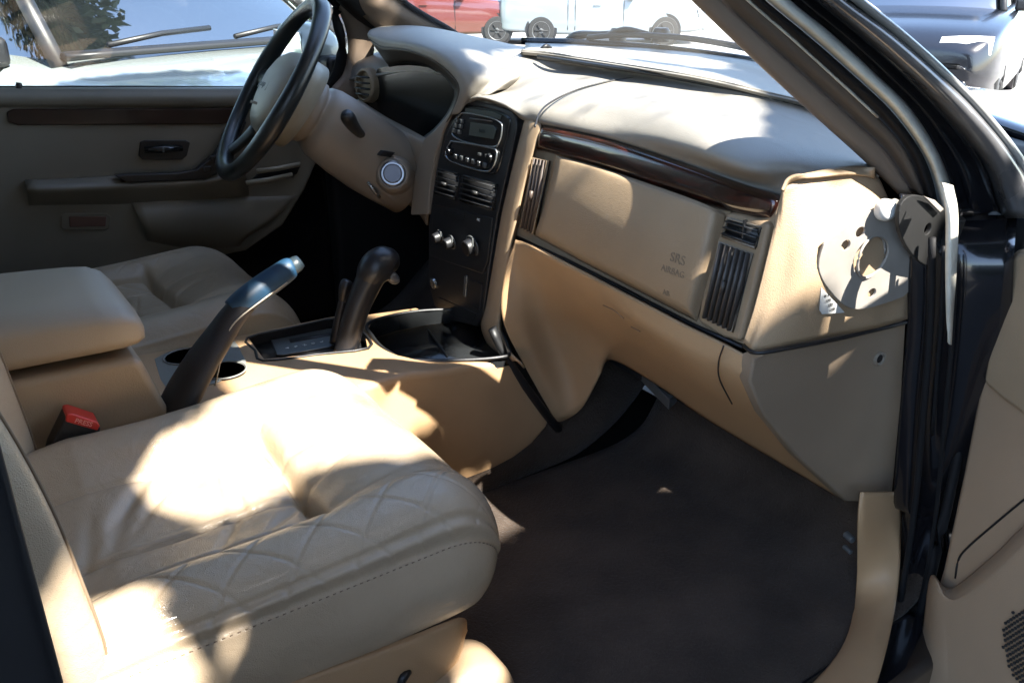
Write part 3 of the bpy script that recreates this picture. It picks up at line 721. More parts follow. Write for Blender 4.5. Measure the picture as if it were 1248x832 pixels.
# backrest with two bolsters
def backrest(cy, mat, parent):
    rows = []
    for z, xb, w in ((.70, .028, .232), (.76, .036, .243), (.84, .030, .252), (.93, .020, .257), (1.02, .002, .258), (1.12, -.028, .252), (1.24, -.07, .235), (1.34, -.115, .20), (1.40, -.16, .16), (1.41, -.19, .10)):
        sec = [(-.20, -1.0), (-.12, -1.03), (-.055, -1.02), (-.012, -.985), (.006, -.92), (.0, -.82), (-.022, -.68), (-.05, -.5), (-.056, -.25), (-.056, 0), (-.056, .25), (-.05, .5), (-.022, .68), (.0, .82), (.006, .92), (-.012, .985), (-.055, 1.02), (-.12, 1.03), (-.20, 1.0)]
        rows.append([V((xb+a, cy+b*w, z)) for a, b in sec])
    rs = [cr(r, 6) for r in rows]
    cols = [cr([r[j] for r in rs], 8) for j in range(len(rs[0]))]
    g = [[cols[j][i] for j in range(len(cols))] for i in range(len(cols[0]))]
    return from_bm('backrest', grid_bm(g), mat, parent), g
bk, bg = backrest(-.365, leather, ps)
for j in (25, len(bg[0])-26):
    tube('backrest_seam', [r[j]+V((.0008, 0, 0)) for r in bg[:60]], .0016, stitch, bk, n=6)
# plastic valance on the seat side and the riser cover
val = [S('300,842,y,-.600 350,828,y,-.600 420,803,y,-.600 500,774,y,-.597 562,752,y,-.585 570,768,y,-.56'),
       S('300,852,y,-.606 352,838,y,-.608 425,813,y,-.610 505,786,y,-.606 560,765,y,-.590 566,780,y,-.56'),
       S('300,880,y,-.606 360,868,y,-.608 432,848,y,-.610 505,826,y,-.606 552,806,y,-.590 560,815,y,-.56'),
       S('300,960,y,-.590 360,950,y,-.590 440,930,y,-.590 505,905,y,-.586 540,880,y,-.575 545,885,y,-.55')]
vl = loft('seat_valance', val, camel, ps, nu=6, nv=6, solid=.004)
tube('valance_slot', S('487,836,y,-.611 492,824,y,-.611 500,818,y,-.609'), [(.004, .004), (.006, .006), (.003, .003)], cavity, vl, n=8, smooth_path=3)
box('seat_riser', (.17, -.365, .51), (.50, .40, .10), softblack, ps, bevel=.01)
rows = []
for x, w, z in ((.25, .05, .535), (.40, .05, .540), (.455, .048, .532), (.485, .04, .512), (.500, .03, .475), (.503, .02, .455)):
    rows.append([V((x, -.575-w, .455)), V((x, -.575-w, (z+.455)/2)), V((x, -.575-w*.7, z-.003)), V((x, -.575, z)), V((x, -.575+w*.7, z-.003)), V((x, -.575+w, (z+.455)/2)), V((x, -.575+w, .455))])
loft('track_cover', rows, tan_mid, ps, nu=4, nv=5, solid=.003)

ds = thing('driver_seat', 'shaded tan leather driver seat beyond the console', 'car seat', (.2, .395, .5), 'front seats')
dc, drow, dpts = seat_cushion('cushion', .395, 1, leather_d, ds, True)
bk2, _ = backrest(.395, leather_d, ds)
box('seat_riser', (.17, .395, .51), (.50, .40, .10), softblack, ds, bevel=.01)
for o in (dc,):
    o.data.transform(Matrix.Translation((.045, 0, .0)))

# ================================================================== BELT BUCKLE
bb = thing('seat_belt_buckle', 'black seat belt buckle with red release button beside the tan seat', 'belt buckle', (.1, -.14, .74))
hs = S('58,560,y,-.165 62,545,y,-.165 80,508,y,-.165 84,505,y,-.165 120,516,y,-.165 123,522,y,-.165 120,538,y,-.165 100,560,y,-.165 80,575,y,-.165')
panel('housing', hs, (0, .032, 0), blackp, bb, bevel=.003)
rb = panel('release_button', S('81,505,y,-.167 88,504,y,-.167 119,514,y,-.167 122,519,y,-.167 119,525,y,-.167 80,514,y,-.167'), (0, .034, 0), red, bb, bevel=.002)
text('button_letters', 'PRESS', P(102, 515, 'y', -.1676), P(122, 520, 'y', -.16)-P(80, 509, 'y', -.16), (0, 0, 1), .009, M('pale_red_print', (.8, .35, .3), .5), rb)
tube('buckle_seam', S('72,537,y,-.1655 95,543,y,-.1655'), .0007, greybtn, bb, n=5)
tube('strap_stalk', S('72,570,y,-.15 62,610,y,-.15'), (.016, .004), softblack, bb) if False else None
box('stalk', P(76, 575, 'y', -.15)+V((0, 0, -.04)), (.035, .006, .10), softblack, bb, bevel=.002)

# ================================================================== DRIVER DOOR (far side)
DY = .74
dd = thing('driver_door', 'closed driver door, dark taupe trim with wood strip, seen across the cabin', 'car door', (.2, DY, .4))
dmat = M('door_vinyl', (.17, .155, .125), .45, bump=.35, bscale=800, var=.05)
up = [P(a, b, 'y', DY) for a, b in ((-150, 116), (0, 112), (150, 113), (300, 114), (398, 112), (404, 140), (392, 185), (372, 232), (345, 275), (300, 306), (230, 320), (150, 326), (60, 335), (-150, 350))]
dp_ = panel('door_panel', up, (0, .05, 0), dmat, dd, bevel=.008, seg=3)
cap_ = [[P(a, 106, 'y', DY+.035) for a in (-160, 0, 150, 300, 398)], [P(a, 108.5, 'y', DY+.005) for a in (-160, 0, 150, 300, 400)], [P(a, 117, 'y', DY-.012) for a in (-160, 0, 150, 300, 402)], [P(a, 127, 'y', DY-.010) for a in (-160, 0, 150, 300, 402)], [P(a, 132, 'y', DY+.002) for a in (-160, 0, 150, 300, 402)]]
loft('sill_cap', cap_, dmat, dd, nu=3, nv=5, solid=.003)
wt = panel('wood_strip', [P(a, b, 'y', DY-.006) for a, b in ((8, 137), (16, 133), (150, 132.5), (292, 131.5), (300, 133), (283, 150), (270, 152), (150, 152.5), (22, 153), (10, 149))], (0, .012, 0), M('dark_door_wood', (.014, .007, .005), .3, coat=.3, col2=(.03, .011, .007), vscale=14), dd, bevel=.004, seg=3)
hd = panel('handle_bezel', [P(a, b, 'y', DY-.004) for a, b in ((171, 173), (176, 171), (226, 171), (232, 174), (228, 190), (222, 195), (174, 195), (169, 190))], (0, .01, 0), blackp, dd, bevel=.002)
tube('door_handle', [P(176, 183, 'y', DY-.008), P(200, 182, 'y', DY-.016), P(222, 181, 'y', DY-.010)], [.007, .009, .006], blackg, hd, n=12)
box('lock_switch', P(199, 183, 'y', DY-.026), (.004, .003, .010), greybtn, hd, bevel=.001)
ar = [[P(a, b, 'y', DY-.001) for a, b in ((30, 219), (90, 217), (170, 212), (250, 206), (300, 196))], [P(a, b, 'y', DY-.022) for a, b in ((32, 226), (92, 225), (170, 221), (246, 217), (298, 206))],
      [P(a, b, 'y', DY-.028) for a, b in ((33, 232), (93, 231), (170, 227), (246, 223), (300, 213))], [P(a, b, 'y', DY-.018) for a, b in ((34, 240), (94, 239), (170, 236), (246, 233), (302, 224))], [P(a, b, 'y', DY+.003) for a, b in ((36, 252), (96, 251), (172, 250), (246, 248), (304, 240))]]
loft('armrest_ledge', ar, dmat, dd, nu=4, nv=4, solid=.003)
panel('pull_recess', [P(a, b, 'y', DY-.030) for a, b in ((140, 214), (150, 213), (215, 211), (240, 207), (262, 188), (288, 148), (296, 141), (301, 150), (284, 188), (268, 210), (250, 219), (160, 223), (150, 221))], (0, .02, 0), blackp, dd, bevel=.003, label='black pull handle and switch panel')
for i in range(3):
    box('window_switch', P(252+i*9, 206-i*13, 'y', DY-.033), (.018, .006, .012), blackg, dd, bevel=.002)
panel('reflector', [P(a, b, 'y', DY-.004) for a, b in ((74, 263), (80, 260), (130, 260), (136, 264), (134, 278), (128, 281), (80, 281), (74, 278))], (0, .006, 0), dmat, dd, bevel=.003)
panel('reflector_lens', [P(a, b, 'y', DY-.007) for a, b in ((84, 264), (130, 264), (129, 276), (85, 277))], (0, .006, 0), M('dull_red_lens', (.10, .05, .04), .3), dd, bevel=.002)
mp_ = [[P(a, b, 'y', DY) for a, b in ((160, 246), (220, 240), (300, 240), (362, 238))], [P(a, b, 'y', DY-.020) for a, b in ((168, 262), (220, 262), (280, 264), (335, 266))], [P(a, b, 'y', DY-.016) for a, b in ((176, 282), (220, 288), (262, 290), (300, 290))], [P(a, b, 'y', DY+.004) for a, b in ((180, 296), (220, 304), (260, 306), (290, 302))]]
loft('map_pocket', mp_, dmat, dd, nu=5, nv=5, solid=.003)
for a0_, a1_ in (((313, 209), (366, 200)), ((300, 223), (356, 213))):
    tube('pull_bar', [P(a0_[0], a0_[1], 'y', DY-.03), P((a0_[0]+a1_[0])/2, (a0_[1]+a1_[1])/2+1, 'y', DY-.034), P(a1_[0], a1_[1], 'y', DY-.03)], [(.004, .006)]*3, hubmat, dd, n=10)
panel('pull_bar_recess', [P(a, b, 'y', DY-.008) for a, b in ((305, 222), (316, 211), (366, 203), (362, 212), (350, 216))], (0, .006, 0), cavity, dd, bevel=.001)
lk = tube('lock_knob', [P(23, 118, 'y', DY+.012), P(23, 110, 'y', DY+.012), P(23, 104, 'y', DY+.012), P(23, 101, 'y', DY+.012)], [.009, .005, .0065, .005], blackp, dd, n=14)
tube('window_seal', [P(-160, 108, 'y', DY+.035), P(150, 107.5, 'y', DY+.035), P(396, 108, 'y', DY+.035)], .005, softblack, dd, n=8)
# lower door / outer skin so no light leaks in
box('door_skin', (.20, .84, .72), (1.45, .06, .72), paint, dd, bevel=.02)
panel('door_glass', [P(-260, 112, 'y', .80), P(396, 112, 'y', .80), P(416, 60, 'y', .79), P(395, -40, 'y', .78), V((.45, .72, 1.58)), V((-.35, .70, 1.62))], (0, .004, 0), glass, dd, bevel=0, smooth=False)
tube('window_frame', [P(400, 112, 'y', .755), P(413, 85, 'y', .752), P(417, 55, 'y', .75), P(408, 20, 'y', .745), P(392, -15, 'y', .74), V((.42, .70, 1.60)), V((-.35, .68, 1.66))], [(.010, .014)]*7, softblack, dd, smooth_path=3, n=10)

# lower side of the cabin below the driver door
# ================================================================== BODY OF THE CAR
bd_ = thing('car_body', 'black car body shell with windscreen pillars, open door jamb, roof and windscreen', 'car body', (0, 0, .4))
at = M('pillar_trim', (.225, .165, .12), .5, bump=.3, bscale=700, var=.04)
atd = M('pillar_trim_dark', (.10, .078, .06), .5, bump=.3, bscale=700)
# driver side pillar trim
pl1 = [S('396,-40,y,.735 410,6,y,.74 421,35,y,.745 424,62,y,.745 418,90,y,.742 402,112,y,.735 398,150,y,.73'),
       S('426,-40,y,.70 440,6,y,.705 452,35,y,.71 456,62,y,.715 448,88,y,.72 438,112,y,.72 430,150,y,.72')]
loft('lower_pillar_trim', pl1, at, bd_, nu=4, nv=3, solid=.004)
pl2 = [S('408,-30,y,.712 424,2,y,.70 446,24,y,.695 466,44,y,.69 476,70,y,.69'), S('440,-30,y,.67 458,2,y,.66 484,20,y,.655 512,34,y,.65 540,50,y,.64'), S('464,-30,y,.655 488,2,y,.650 520,22,y,.645 548,37,y,.64 575,48,y,.64')]
loft('upper_pillar_trim', pl2, at, bd_, nu=5, nv=4, solid=.004)
tube('windscreen_seal', S('455,-40,y,.652 488,-2,y,.645 515,17,y,.640 540,31,y,.635 556,41,y,.63'), [(.008, .006)]*5, softblack, bd_, n=8, smooth_path=3)
# windscreen, cowl and wipers
base = [V((1.10, .70, 1.170)), V((1.26, .35, 1.175)), V((1.31, 0, 1.178)), V((1.27, -.35, 1.172)), V((1.10, -.70, 1.150))]
mid = [V((.82, .66, 1.40)), V((.95, .33, 1.42)), V((.98, 0, 1.425)), V((.95, -.33, 1.42)), V((.82, -.66, 1.38))]
top = [V((.46, .58, 1.64)), V((.54, .3, 1.685)), V((.56, 0, 1.695)), V((.54, -.3, 1.685)), V((.46, -.58, 1.64))]
loft('windscreen', [base, mid, top], glass, bd_, nu=8, nv=8, solid=0)
bk_ = [p+V((0, 0, .004)) for p in base]
tube('windscreen_band', R('z', [1.196, 1.196, 1.196, 1.194, 1.192, 1.188, 1.18], '636,50 690,51.5 740,54 800,58.5 870,67 940,79 1040,106'), [(.006, .008)]*7, blackg, bd_, smooth_path=4, n=10)
cwl = [[V((1.12, .74, 1.14)), V((1.30, .36, 1.15)), V((1.35, 0, 1.155)), V((1.31, -.36, 1.15)), V((1.14, -.74, 1.13))], [V((1.32, .78, 1.12)), V((1.45, .38, 1.13)), V((1.48, 0, 1.135)), V((1.45, -.38, 1.13)), V((1.32, -.78, 1.11))]]
loft('cowl', cwl, softblack, bd_, nu=5, nv=3, solid=.01)
hood_r = [[V((1.33, .78, 1.115)), V((1.47, .4, 1.135)), V((1.50, 0, 1.14)), V((1.47, -.4, 1.135)), V((1.33, -.78, 1.105))], [V((1.8, .8, 1.06)), V((1.9, .4, 1.105)), V((1.9, 0, 1.11)), V((1.9, -.4, 1.105)), V((1.8, -.8, 1.06))], [V((2.55, .72, .93)), V((2.65, .38, .99)), V((2.68, 0, 1.0)), V((2.65, -.38, .99)), V((2.55, -.72, .93))]]
loft('hood', hood_r, paint, bd_, nu=6, nv=6, solid=.01)
for s in (1, -1):
    box('fender', (1.98, s*.86, .74), (1.24, .08, .56), paint, bd_, bevel=.04)
box('grille_front', (2.66, 0, .72), (.10, 1.5, .45), paint, bd_, bevel=.04)
# wipers
wp = thing('windscreen_wiper', 'black wiper arm and blade resting at the base of the windscreen', 'wiper', (1.3, 0, 1.18))
wz = 1.226
tube('wiper_arm', S('694,48,x,1.36 706,43,x,1.355 730,42,x,1.35 760,40,x,1.345 800,43,x,1.34'), [(.012, .009), (.014, .010), (.008, .007), (.006, .005), (.005, .004)], blackp, wp, smooth_path=4, n=12)
tube('wiper_blade', S('716,46,x,1.33 760,43,x,1.33 830,46,x,1.32 900,57,x,1.29 965,74,x,1.24'), [(.004, .006)]*5, blackp, wp, smooth_path=4, n=8)
tube('blade_bridge', S('740,42,x,1.335 762,36,x,1.335 790,41,x,1.335'), [.004, .006, .004], blackp, wp, smooth_path=4, n=8)
for a in (753, 806):
    lathe('washer_nozzle' if a == 806 else 'pivot_cap', P(a, 39, 'x', 1.38), (0, 0, 1), [(-.02, .020), (0, .020), (.008, .014)], blackp, wp, n=16)
for i, (a, b) in enumerate(((860, 37), (930, 46))):
    box('hood_vent', P(a, b, 'x', 1.45), (.02, .12, .010), blackp, bd_, bevel=.003) if False else None
tg = thing('dash_clip', 'tiny black clip on the far edge of the dash pad', 'clip', P(664, 58, 'z', 1.195))
tube('clip', S('660,61,z,1.196 666,56,z,1.204 671,60,z,1.196'), .005, blackp, tg, n=8, smooth_path=3)

# passenger side windscreen pillar: strips from the cabin outward
E_ = {1: '780,-62 843,0 895,50 948,100 1003,150 1055,197 1098,240',
      2: '818,-60 878,0 930,48 985,97 1038,145 1080,185 1112,235',
      3: '848,-60 911,0 965,47 1018,95 1070,143 1105,185 1128,240',
      4: '868,-60 932,0 985,44 1040,92 1092,142 1130,200 1148,266',
      5: '898,-60 963,0 1015,42 1065,88 1112,135 1150,200 1168,264',
      6: '930,-60 997,0 1055,48 1105,92 1152,140 1198,200 1222,266',
      7: '970,-60 1037,0 1095,42 1150,90 1195,135 1243,195 1285,266'}
EY = {1: (-.615, -.70), 2: (-.635, -.715), 3: (-.66, -.735), 4: (-.675, -.75), 5: (-.69, -.762), 6: (-.70, -.79), 7: (-.72, -.83)}
def edge(k, dy=0, s=None): return R('y', (EY[k][0]+dy, EY[k][1]+dy), s or E_[k])
def midrow(k, dy, f=.5):
    a = [tuple(map(float, q.split(','))) for q in E_[k].split()]; b = [tuple(map(float, q.split(','))) for q in E_[k+1].split()]
    s = ' '.join('%g,%g' % (p[0]*(1-f)+q[0]*f, p[1]*(1-f)+q[1]*f) for p, q in zip(a, b))
    return R('y', ((EY[k][0]*(1-f)+EY[k+1][0]*f)+dy, (EY[k][1]*(1-f)+EY[k+1][1]*f)+dy), s)
loft('pillar_trim', [edge(1, .03), edge(1), midrow(1, -.004), edge(2, 0)], at, bd_, nu=6, nv=3, solid=.004)
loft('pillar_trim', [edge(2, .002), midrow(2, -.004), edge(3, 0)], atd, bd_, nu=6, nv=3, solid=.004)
tube('trim_edge', edge(3, -.002)[:5], .0016, brightedge, bd_, smooth_path=6, n=6)
loft('pillar_seal', [edge(3, .01), midrow(3, -.008, .3), midrow(3, -.010, .7), edge(4, 0)], softblack, bd_, nu=6, nv=3, solid=.004)
loft('weatherstrip', [edge(4, .006), midrow(4, -.010, .2), midrow(4, -.014, .5), midrow(4, -.008, .85), edge(5, .006)], brightedge, bd_, nu=6, nv=3, solid=.003)
loft('pillar_channel', [edge(5, .006), midrow(5, .016, .4), edge(6, .006)], jambpaint, bd_, nu=6, nv=3, solid=.004)
bandm = M('pillar_highlight_paint', (.30, .30, .29), .22, coat=.5, var=.3, vscale=8)
loft('outer_pillar', [edge(6, .006), midrow(6, -.016, .18), midrow(6, -.02, .5), midrow(6, -.012, .85), edge(7, .01)], M('pillar_paint_lightened', (.085, .085, .088), .28, coat=.6, var=.3, vscale=12), bd_, nu=6, nv=4, solid=.004)  # black pillar painted lighter, its bright reflection put into the colour
tube('pillar_highlight_strip', [q+V((0, -.022, .004)) for q in midrow(6, 0, .45)], [(.009, .004)]*7, bandm, bd_, smooth_path=6, n=8)  # pale strips here and below paint the highlights along the pillar
tube('pillar_highlight_strip', [q+V((0, -.014, .0)) for q in midrow(6, 0, .8)], [(.003, .003)]*7, bandm, bd_, smooth_path=6, n=8)
loft('outer_pillar', [edge(7, .01), [p+V((.03, .05, .02)) for p in edge(7)]], paint, bd_, nu=6, nv=2, solid=.003)
# structural pillar up to the roof header
up0 = P(812, -60, 'y', -.65)
tube('pillar_core', [up0+V((.02, -.03, 0)), V((.47, -.60, 1.635)), V((.38, -.585, 1.68))], [(.018, .018), (.022, .022), (.022, .022)], softblack, bd_, n=10)
tube('pillar_core', [V((1.10, .74, 1.16)), V((.82, .69, 1.38)), V((.46, .60, 1.64))], [(.03, .03)]*3, softblack, bd_, n=10)
# front door jamb: black painted steel with rubber strips
jr = [S('1098,236,y,-.735 1106,300,y,-.748 1106,390,y,-.752 1097,500,y,-.752 1089,612,y,-.745 1098,625,y,-.745 1088,720,y,-.742 1062,840,y,-.738'),
      S('1120,240,y,-.742 1128,300,y,-.765 1126,390,y,-.770 1116,500,y,-.770 1108,612,y,-.768 1107,640,y,-.765 1098,730,y,-.762 1072,845,y,-.758'),
      S('1150,262,y,-.755 1150,310,y,-.775 1148,390,y,-.782 1138,500,y,-.782 1128,612,y,-.780 1122,660,y,-.778 1108,740,y,-.775 1082,850,y,-.770'),
      S('1185,262,y,-.77 1180,310,y,-.80 1176,390,y,-.81 1166,500,y,-.81 1154,612,y,-.80 1146,660,y,-.80 1128,740,y,-.80 1098,855,y,-.79'),
      S('1240,262,y,-.80 1236,310,y,-.84 1232,400,y,-.85 1222,520,y,-.85 1205,632,y,-.84 1196,700,y,-.84 1170,790,y,-.84 1140,870,y,-.83')]
loft('door_jamb', jr, jambpaint, bd_, nu=6, nv=4, solid=.004)
for (s, r) in (('1136,290,y,-.783 1134,390,y,-.789 1124,520,y,-.789 1112,640,y,-.787 1086,800,y,-.783', .0045), ('1165,300,y,-.802 1161,400,y,-.809 1149,540,y,-.809 1136,660,y,-.804 1108,800,y,-.800', .003), ('1150,300,y,-.792 1146,400,y,-.798 1136,530,y,-.798', .002)):
    tube('jamb_seal', S(s), r, softblack, bd_, n=10, smooth_path=5)
bl = [S('1147,222,y,-.800 1152,262,y,-.824 1152,330,y,-.830 1153,385,y,-.830 1156,418,y,-.828'), S('1155,224,y,-.808 1160,262,y,-.832 1159,330,y,-.836 1158,385,y,-.834 1158,420,y,-.828'), S('1162,226,y,-.806 1168,262,y,-.828 1166,330,y,-.832 1162,385,y,-.830 1160,420,y,-.828')]
loft('jamb_edge_highlight', bl, brightedge, bd_, nu=6, nv=3, solid=.002)  # pale colour stands in for the highlight on the black jamb edge
# upper hinge assembly at the jamb
hb = panel('hinge_plate', cr(S('1098,250,y,-.768 1112,238,y,-.768 1135,243,y,-.768 1160,262,y,-.768 1170,290,y,-.768 1166,315,y,-.768 1140,326,y,-.768 1120,318,y,-.768 1104,298,y,-.768 1096,275,y,-.768'), 3, True), (0, .006, 0), darkbracket, bd_, bevel=0, smooth=False)
cb = bmesh.new(); c = P(1131, 279, 'y', -.768)
bmesh.ops.create_cone(cb, cap_ends=True, segments=24, radius1=.007, radius2=.007, depth=.05, matrix=Matrix.Translation(c) @ Matrix.Rotation(math.pi/2, 4, 'X'))
cut(hb, cb); mods(hb, bevel=.001, seg=2)
panel('hinge_tab', S('1126,239,y,-.775 1140,244,y,-.775 1151,255,y,-.775 1146,259,y,-.775'), (0, .003, 0), steel, hb, bevel=.001)
lathe('hinge_pin', P(1160, 284, 'y', -.776), (0, -.15, 1), [(-.022, .008), (-.020, .010), (.020, .010), (.022, .006)], darkbracket, hb, n=20)
lathe('hinge_bolt', P(1146, 306, 'y', -.769), (0, -1, .1), [(-.002, .0085), (.005, .008), (.006, .005)], darkbracket, hb, n=6)
lathe('bolt', P(1080, 256, 'y', -.750), (-.3, -.9, .1), [(-.006, .013), (.003, .013), (.007, .010), (.008, .006)], M('white_cap', (.5, .5, .48), .35), bd_, n=24)
# camel kick trim and sill
kt = [S('1048,600,y,-.730 1046,640,y,-.738 1043,720,z,.462 1030,780,z,.462 990,832,z,.462 940,870,z,.462'),
      S('1056,600,y,-.736 1056,640,y,-.744 1053,716,z,.475 1042,778,z,.472 1006,840,z,.470 950,885,z,.470'),
      S('1080,600,y,-.742 1080,640,y,-.750 1076,714,z,.49 1062,785,z,.482 1034,850,z,.478 975,900,z,.478'),
      S('1098,600,y,-.744 1099,640,y,-.752 1094,720,z,.49 1078,800,z,.482 1052,868,z,.478 1000,915,z,.478')]
loft('kick_trim', kt, camel, bd_, nu=6, nv=5, solid=.005)
box('sill', (.25, -.83, .40), (1.7, .10, .10), paint, bd_, bevel=.015)
box('sill_trim', (.20, -.835, .445), (1.2, .08, .03), camel, bd_, bevel=.01)
lathe('grab_clip', P(1036, 655, 'y', -.70), (-.3, -1, 0), [(-.01, .006), (.006, .006), (.008, .003)], greybtn, bd_, n=12)
lathe('grab_clip', P(1034, 670, 'y', -.70), (-.3, -1, 0), [(-.01, .004), (.006, .004), (.007, .003)], greybtn, bd_, n=12)
# roof, rear quarters, pillars behind the seats
rf = [[V((.46, .58, 1.645)), V((.55, .3, 1.69)), V((.57, 0, 1.70)), V((.55, -.3, 1.69)), V((.46, -.58, 1.645))], [V((.1, .60, 1.69)), V((.1, .3, 1.73)), V((.1, 0, 1.74)), V((.1, -.3, 1.73)), V((.1, -.60, 1.69))], [V((-1.0, .60, 1.69)), V((-1.0, .3, 1.73)), V((-1.0, 0, 1.74)), V((-1.0, -.3, 1.73)), V((-1.0, -.60, 1.69))], [V((-2.4, .56, 1.62)), V((-2.4, .3, 1.66)), V((-2.4, 0, 1.67)), V((-2.4, -.3, 1.66)), V((-2.4, -.56, 1.62))]]
o = loft('roof', rf, M('headliner', (.35, .31, .26), .9), bd_, nu=4, nv=4, solid=.02)
for s in (1, -1):
    box('rear_side_panel', (-1.5, s*.80, .78), (1.9, .12, .72), paint, bd_, bevel=.03)
    tube('roof_rail', [V((.42, s*.60, 1.655)), V((0, s*.635, 1.675)), V((-1.0, s*.64, 1.68)), V((-2.4, s*.60, 1.61))], [(.03, .035)]*4, paint, bd_, n=10)
    tube('rear_pillar', [V((-2.0, s*.78, 1.12)), V((-2.2, s*.62, 1.62))], [(.10, .05)]*2, paint, bd_, n=10)
box('tailgate', (-2.45, 0, .85), (.12, 1.5, .85), paint, bd_, bevel=.04)
tint = glass_mat('tinted_glass', (.10, .12, .11))
for s in (1, -1):
    panel('rear_side_glass', [V((-.30, s*.78, 1.13)), V((-2.1, s*.78, 1.13)), V((-2.2, s*.62, 1.62)), V((-.30, s*.64, 1.66))], (0, .004, 0), tint, bd_, bevel=0, smooth=False)
panel('rear_glass', [V((-2.45, -.7, 1.13)), V((-2.45, .7, 1.13)), V((-2.4, .58, 1.62)), V((-2.4, -.58, 1.62))], (.004, 0, 0), tint, bd_, bevel=0, smooth=False)
box('middle_pillar', (-.42, .74, 1.35), (.12, .07, .7), softblack, bd_, bevel=.01)
mpl = [V((.0025, -.86, .40)), V((.0025, -.86, 1.12)), V((-.09, -.70, 1.68)), V((-.22, -.70, 1.68)), V((-.16, -.86, 1.12)), V((-.16, -.86, .40))]
panel('middle_pillar', mpl, (0, .10, 0), softblack, bd_, bevel=.012, label='black door pillar beside the seat')
box('rear_bench', (-1.0, 0, .78), (.18, 1.30, .75), leather, bd_, bevel=.05)

# ================================================================== CABIN FLOOR
fl = [[V((x, y, z)) for y in (-.80, -.5, -.3, -.165)] for x, z in ((-.5, .455), (.3, .452), (.8, .455), (1.08, .460), (1.17, .54), (1.27, .68), (1.34, .86))]
flo = loft('floor', fl, carpet, None, nu=4, nv=8, solid=.01); tag(flo, None, None, None, 'structure')
fl = [[V((x, y, z)) for y in (.165, .4, .76)] for x, z in ((-.5, .455), (.3, .452), (.8, .455), (.98, .475), (1.10, .56), (1.22, .68), (1.30, .86))]
flo = loft('floor', fl, carpet, None, nu=4, nv=8, solid=.01); tag(flo, None, None, None, 'structure')
tn = [[V((x, -.165, z)), V((x, -.15, z+h*.6)), V((x, -.09, z+h)), V((x, .09, z+h)), V((x, .15, z+h*.6)), V((x, .165, z))] for x, z, h in ((.2, .452, .12), (.8, .455, .14), (1.0, .48, .2), (1.15, .6, .2), (1.3, .86, .1))]
flo = loft('floor', tn, carpet, None, nu=4, nv=6, solid=.01); tag(flo, None, None, None, 'structure')
bwall = box('wall', (1.37, 0, .78), (.04, 1.56, .66), softblack, None, bevel=.01); tag(bwall, None, None, None, 'structure')
under = box('floor', (-.55, 0, .42), (3.7, 1.6, .04), softblack, None, bevel=.01); tag(under, None, None, None, 'structure')
for s in (1,):
    box('cowl_side', (1.12, .80, .76), (.5, .06, .72), softblack, bd_, bevel=.02)
box('cowl_side', (1.27, -.78, .74), (.20, .04, .62), softblack, bd_, bevel=.02)

# ================================================================== PASSENGER DOOR (open)
dopen = math.radians(180+66); HX, HY = 1.085, -.835
DV = V((math.cos(dopen), math.sin(dopen), 0)); DN_ = V((-.94, .34, 0)); DN_ = V((math.sin(dopen), -math.cos(dopen), 0))
if DN_.dot(V((-1, 0, 0))) < 0: DN_ = -DN_
H0 = V((HX, HY, 0))
def D(px, py, off=0):
    r = FW*FPX + RT*(px-624) + DN*(py-416)
    return CAM + r*(((H0+DN_*off)-CAM).dot(DN_)/r.dot(DN_))
def DS(s, z, off=0): return H0+DV*s+V((0, 0, z))+DN_*off
pd = thing('passenger_door', 'open passenger door with camel trim, map pocket and speaker grille', 'car door', (HX, HY, .4))
dcam = M('door_camel', (.34, .235, .15), .5, bump=.3, bscale=700, var=.05)
ztop = D(1226, 306).z
ud = [D(a, b) for a, b in ((1248, 303), (1234, 304), (1222, 313), (1213, 345), (1202, 400), (1190, 470), (1170, 575), (1146, 690), (1124, 765), (1100, 840), (1090, 880))]
ud = [DS(.95, ztop+.06), DS(.45, ztop+.03)]+ud+[DS(.12, .34), DS(.95, .34)]
panel('door_panel', ud, -DN_*.05, dcam, pd, bevel=.014, seg=4)
# recessed lower field and its pocket with a raised lip
lipA = [D(a, b, .012) for a, b in ((1100, 850), (1122, 775), (1131, 712), (1138, 700), (1148, 712), (1160, 716), (1180, 702), (1215, 672), (1260, 632), (1360, 590), (1520, 560))]
lipB = [D(a, b, .030) for a, b in ((1112, 856), (1132, 785), (1137, 722), (1143, 710), (1150, 722), (1162, 728), (1184, 714), (1220, 684), (1264, 645), (1362, 604), (1522, 575))]
lipC = [D(a, b, .034) for a, b in ((1120, 870), (1146, 800), (1150, 750), (1152, 745), (1156, 745), (1170, 745), (1196, 734), (1232, 706), (1276, 670), (1370, 630), (1530, 602))]
lipD = [D(a, b, .030) for a, b in ((1130, 930), (1150, 900), (1160, 880), (1166, 870), (1172, 866), (1190, 862), (1220, 860), (1258, 850), (1310, 846), (1400, 840), (1560, 830))]
loft('map_pocket', [lipA, lipB, lipC, lipD], dcam, pd, nu=5, nv=5, solid=.004)
tube('panel_seam', [D(a, b, .001) for a, b in ((1164, 704), (1168, 682), (1178, 668), (1210, 640), (1260, 600), (1330, 560))], .0014, cavity, pd, smooth_path=4, n=6)
seamu = [D(a, b, .0005) for a, b in ((1190, 470), (1215, 490), (1255, 520), (1340, 560))]
upl = [D(a, b, .007) for a, b in ((1252, 307), (1236, 309), (1227, 318), (1218, 350), (1207, 403), (1196, 466), (1220, 488), (1256, 514), (1340, 560), (1500, 600), (1500, 330))]
panel('upper_pad', upl, -DN_*.02, tan_mid, pd, bevel=.009, seg=4)
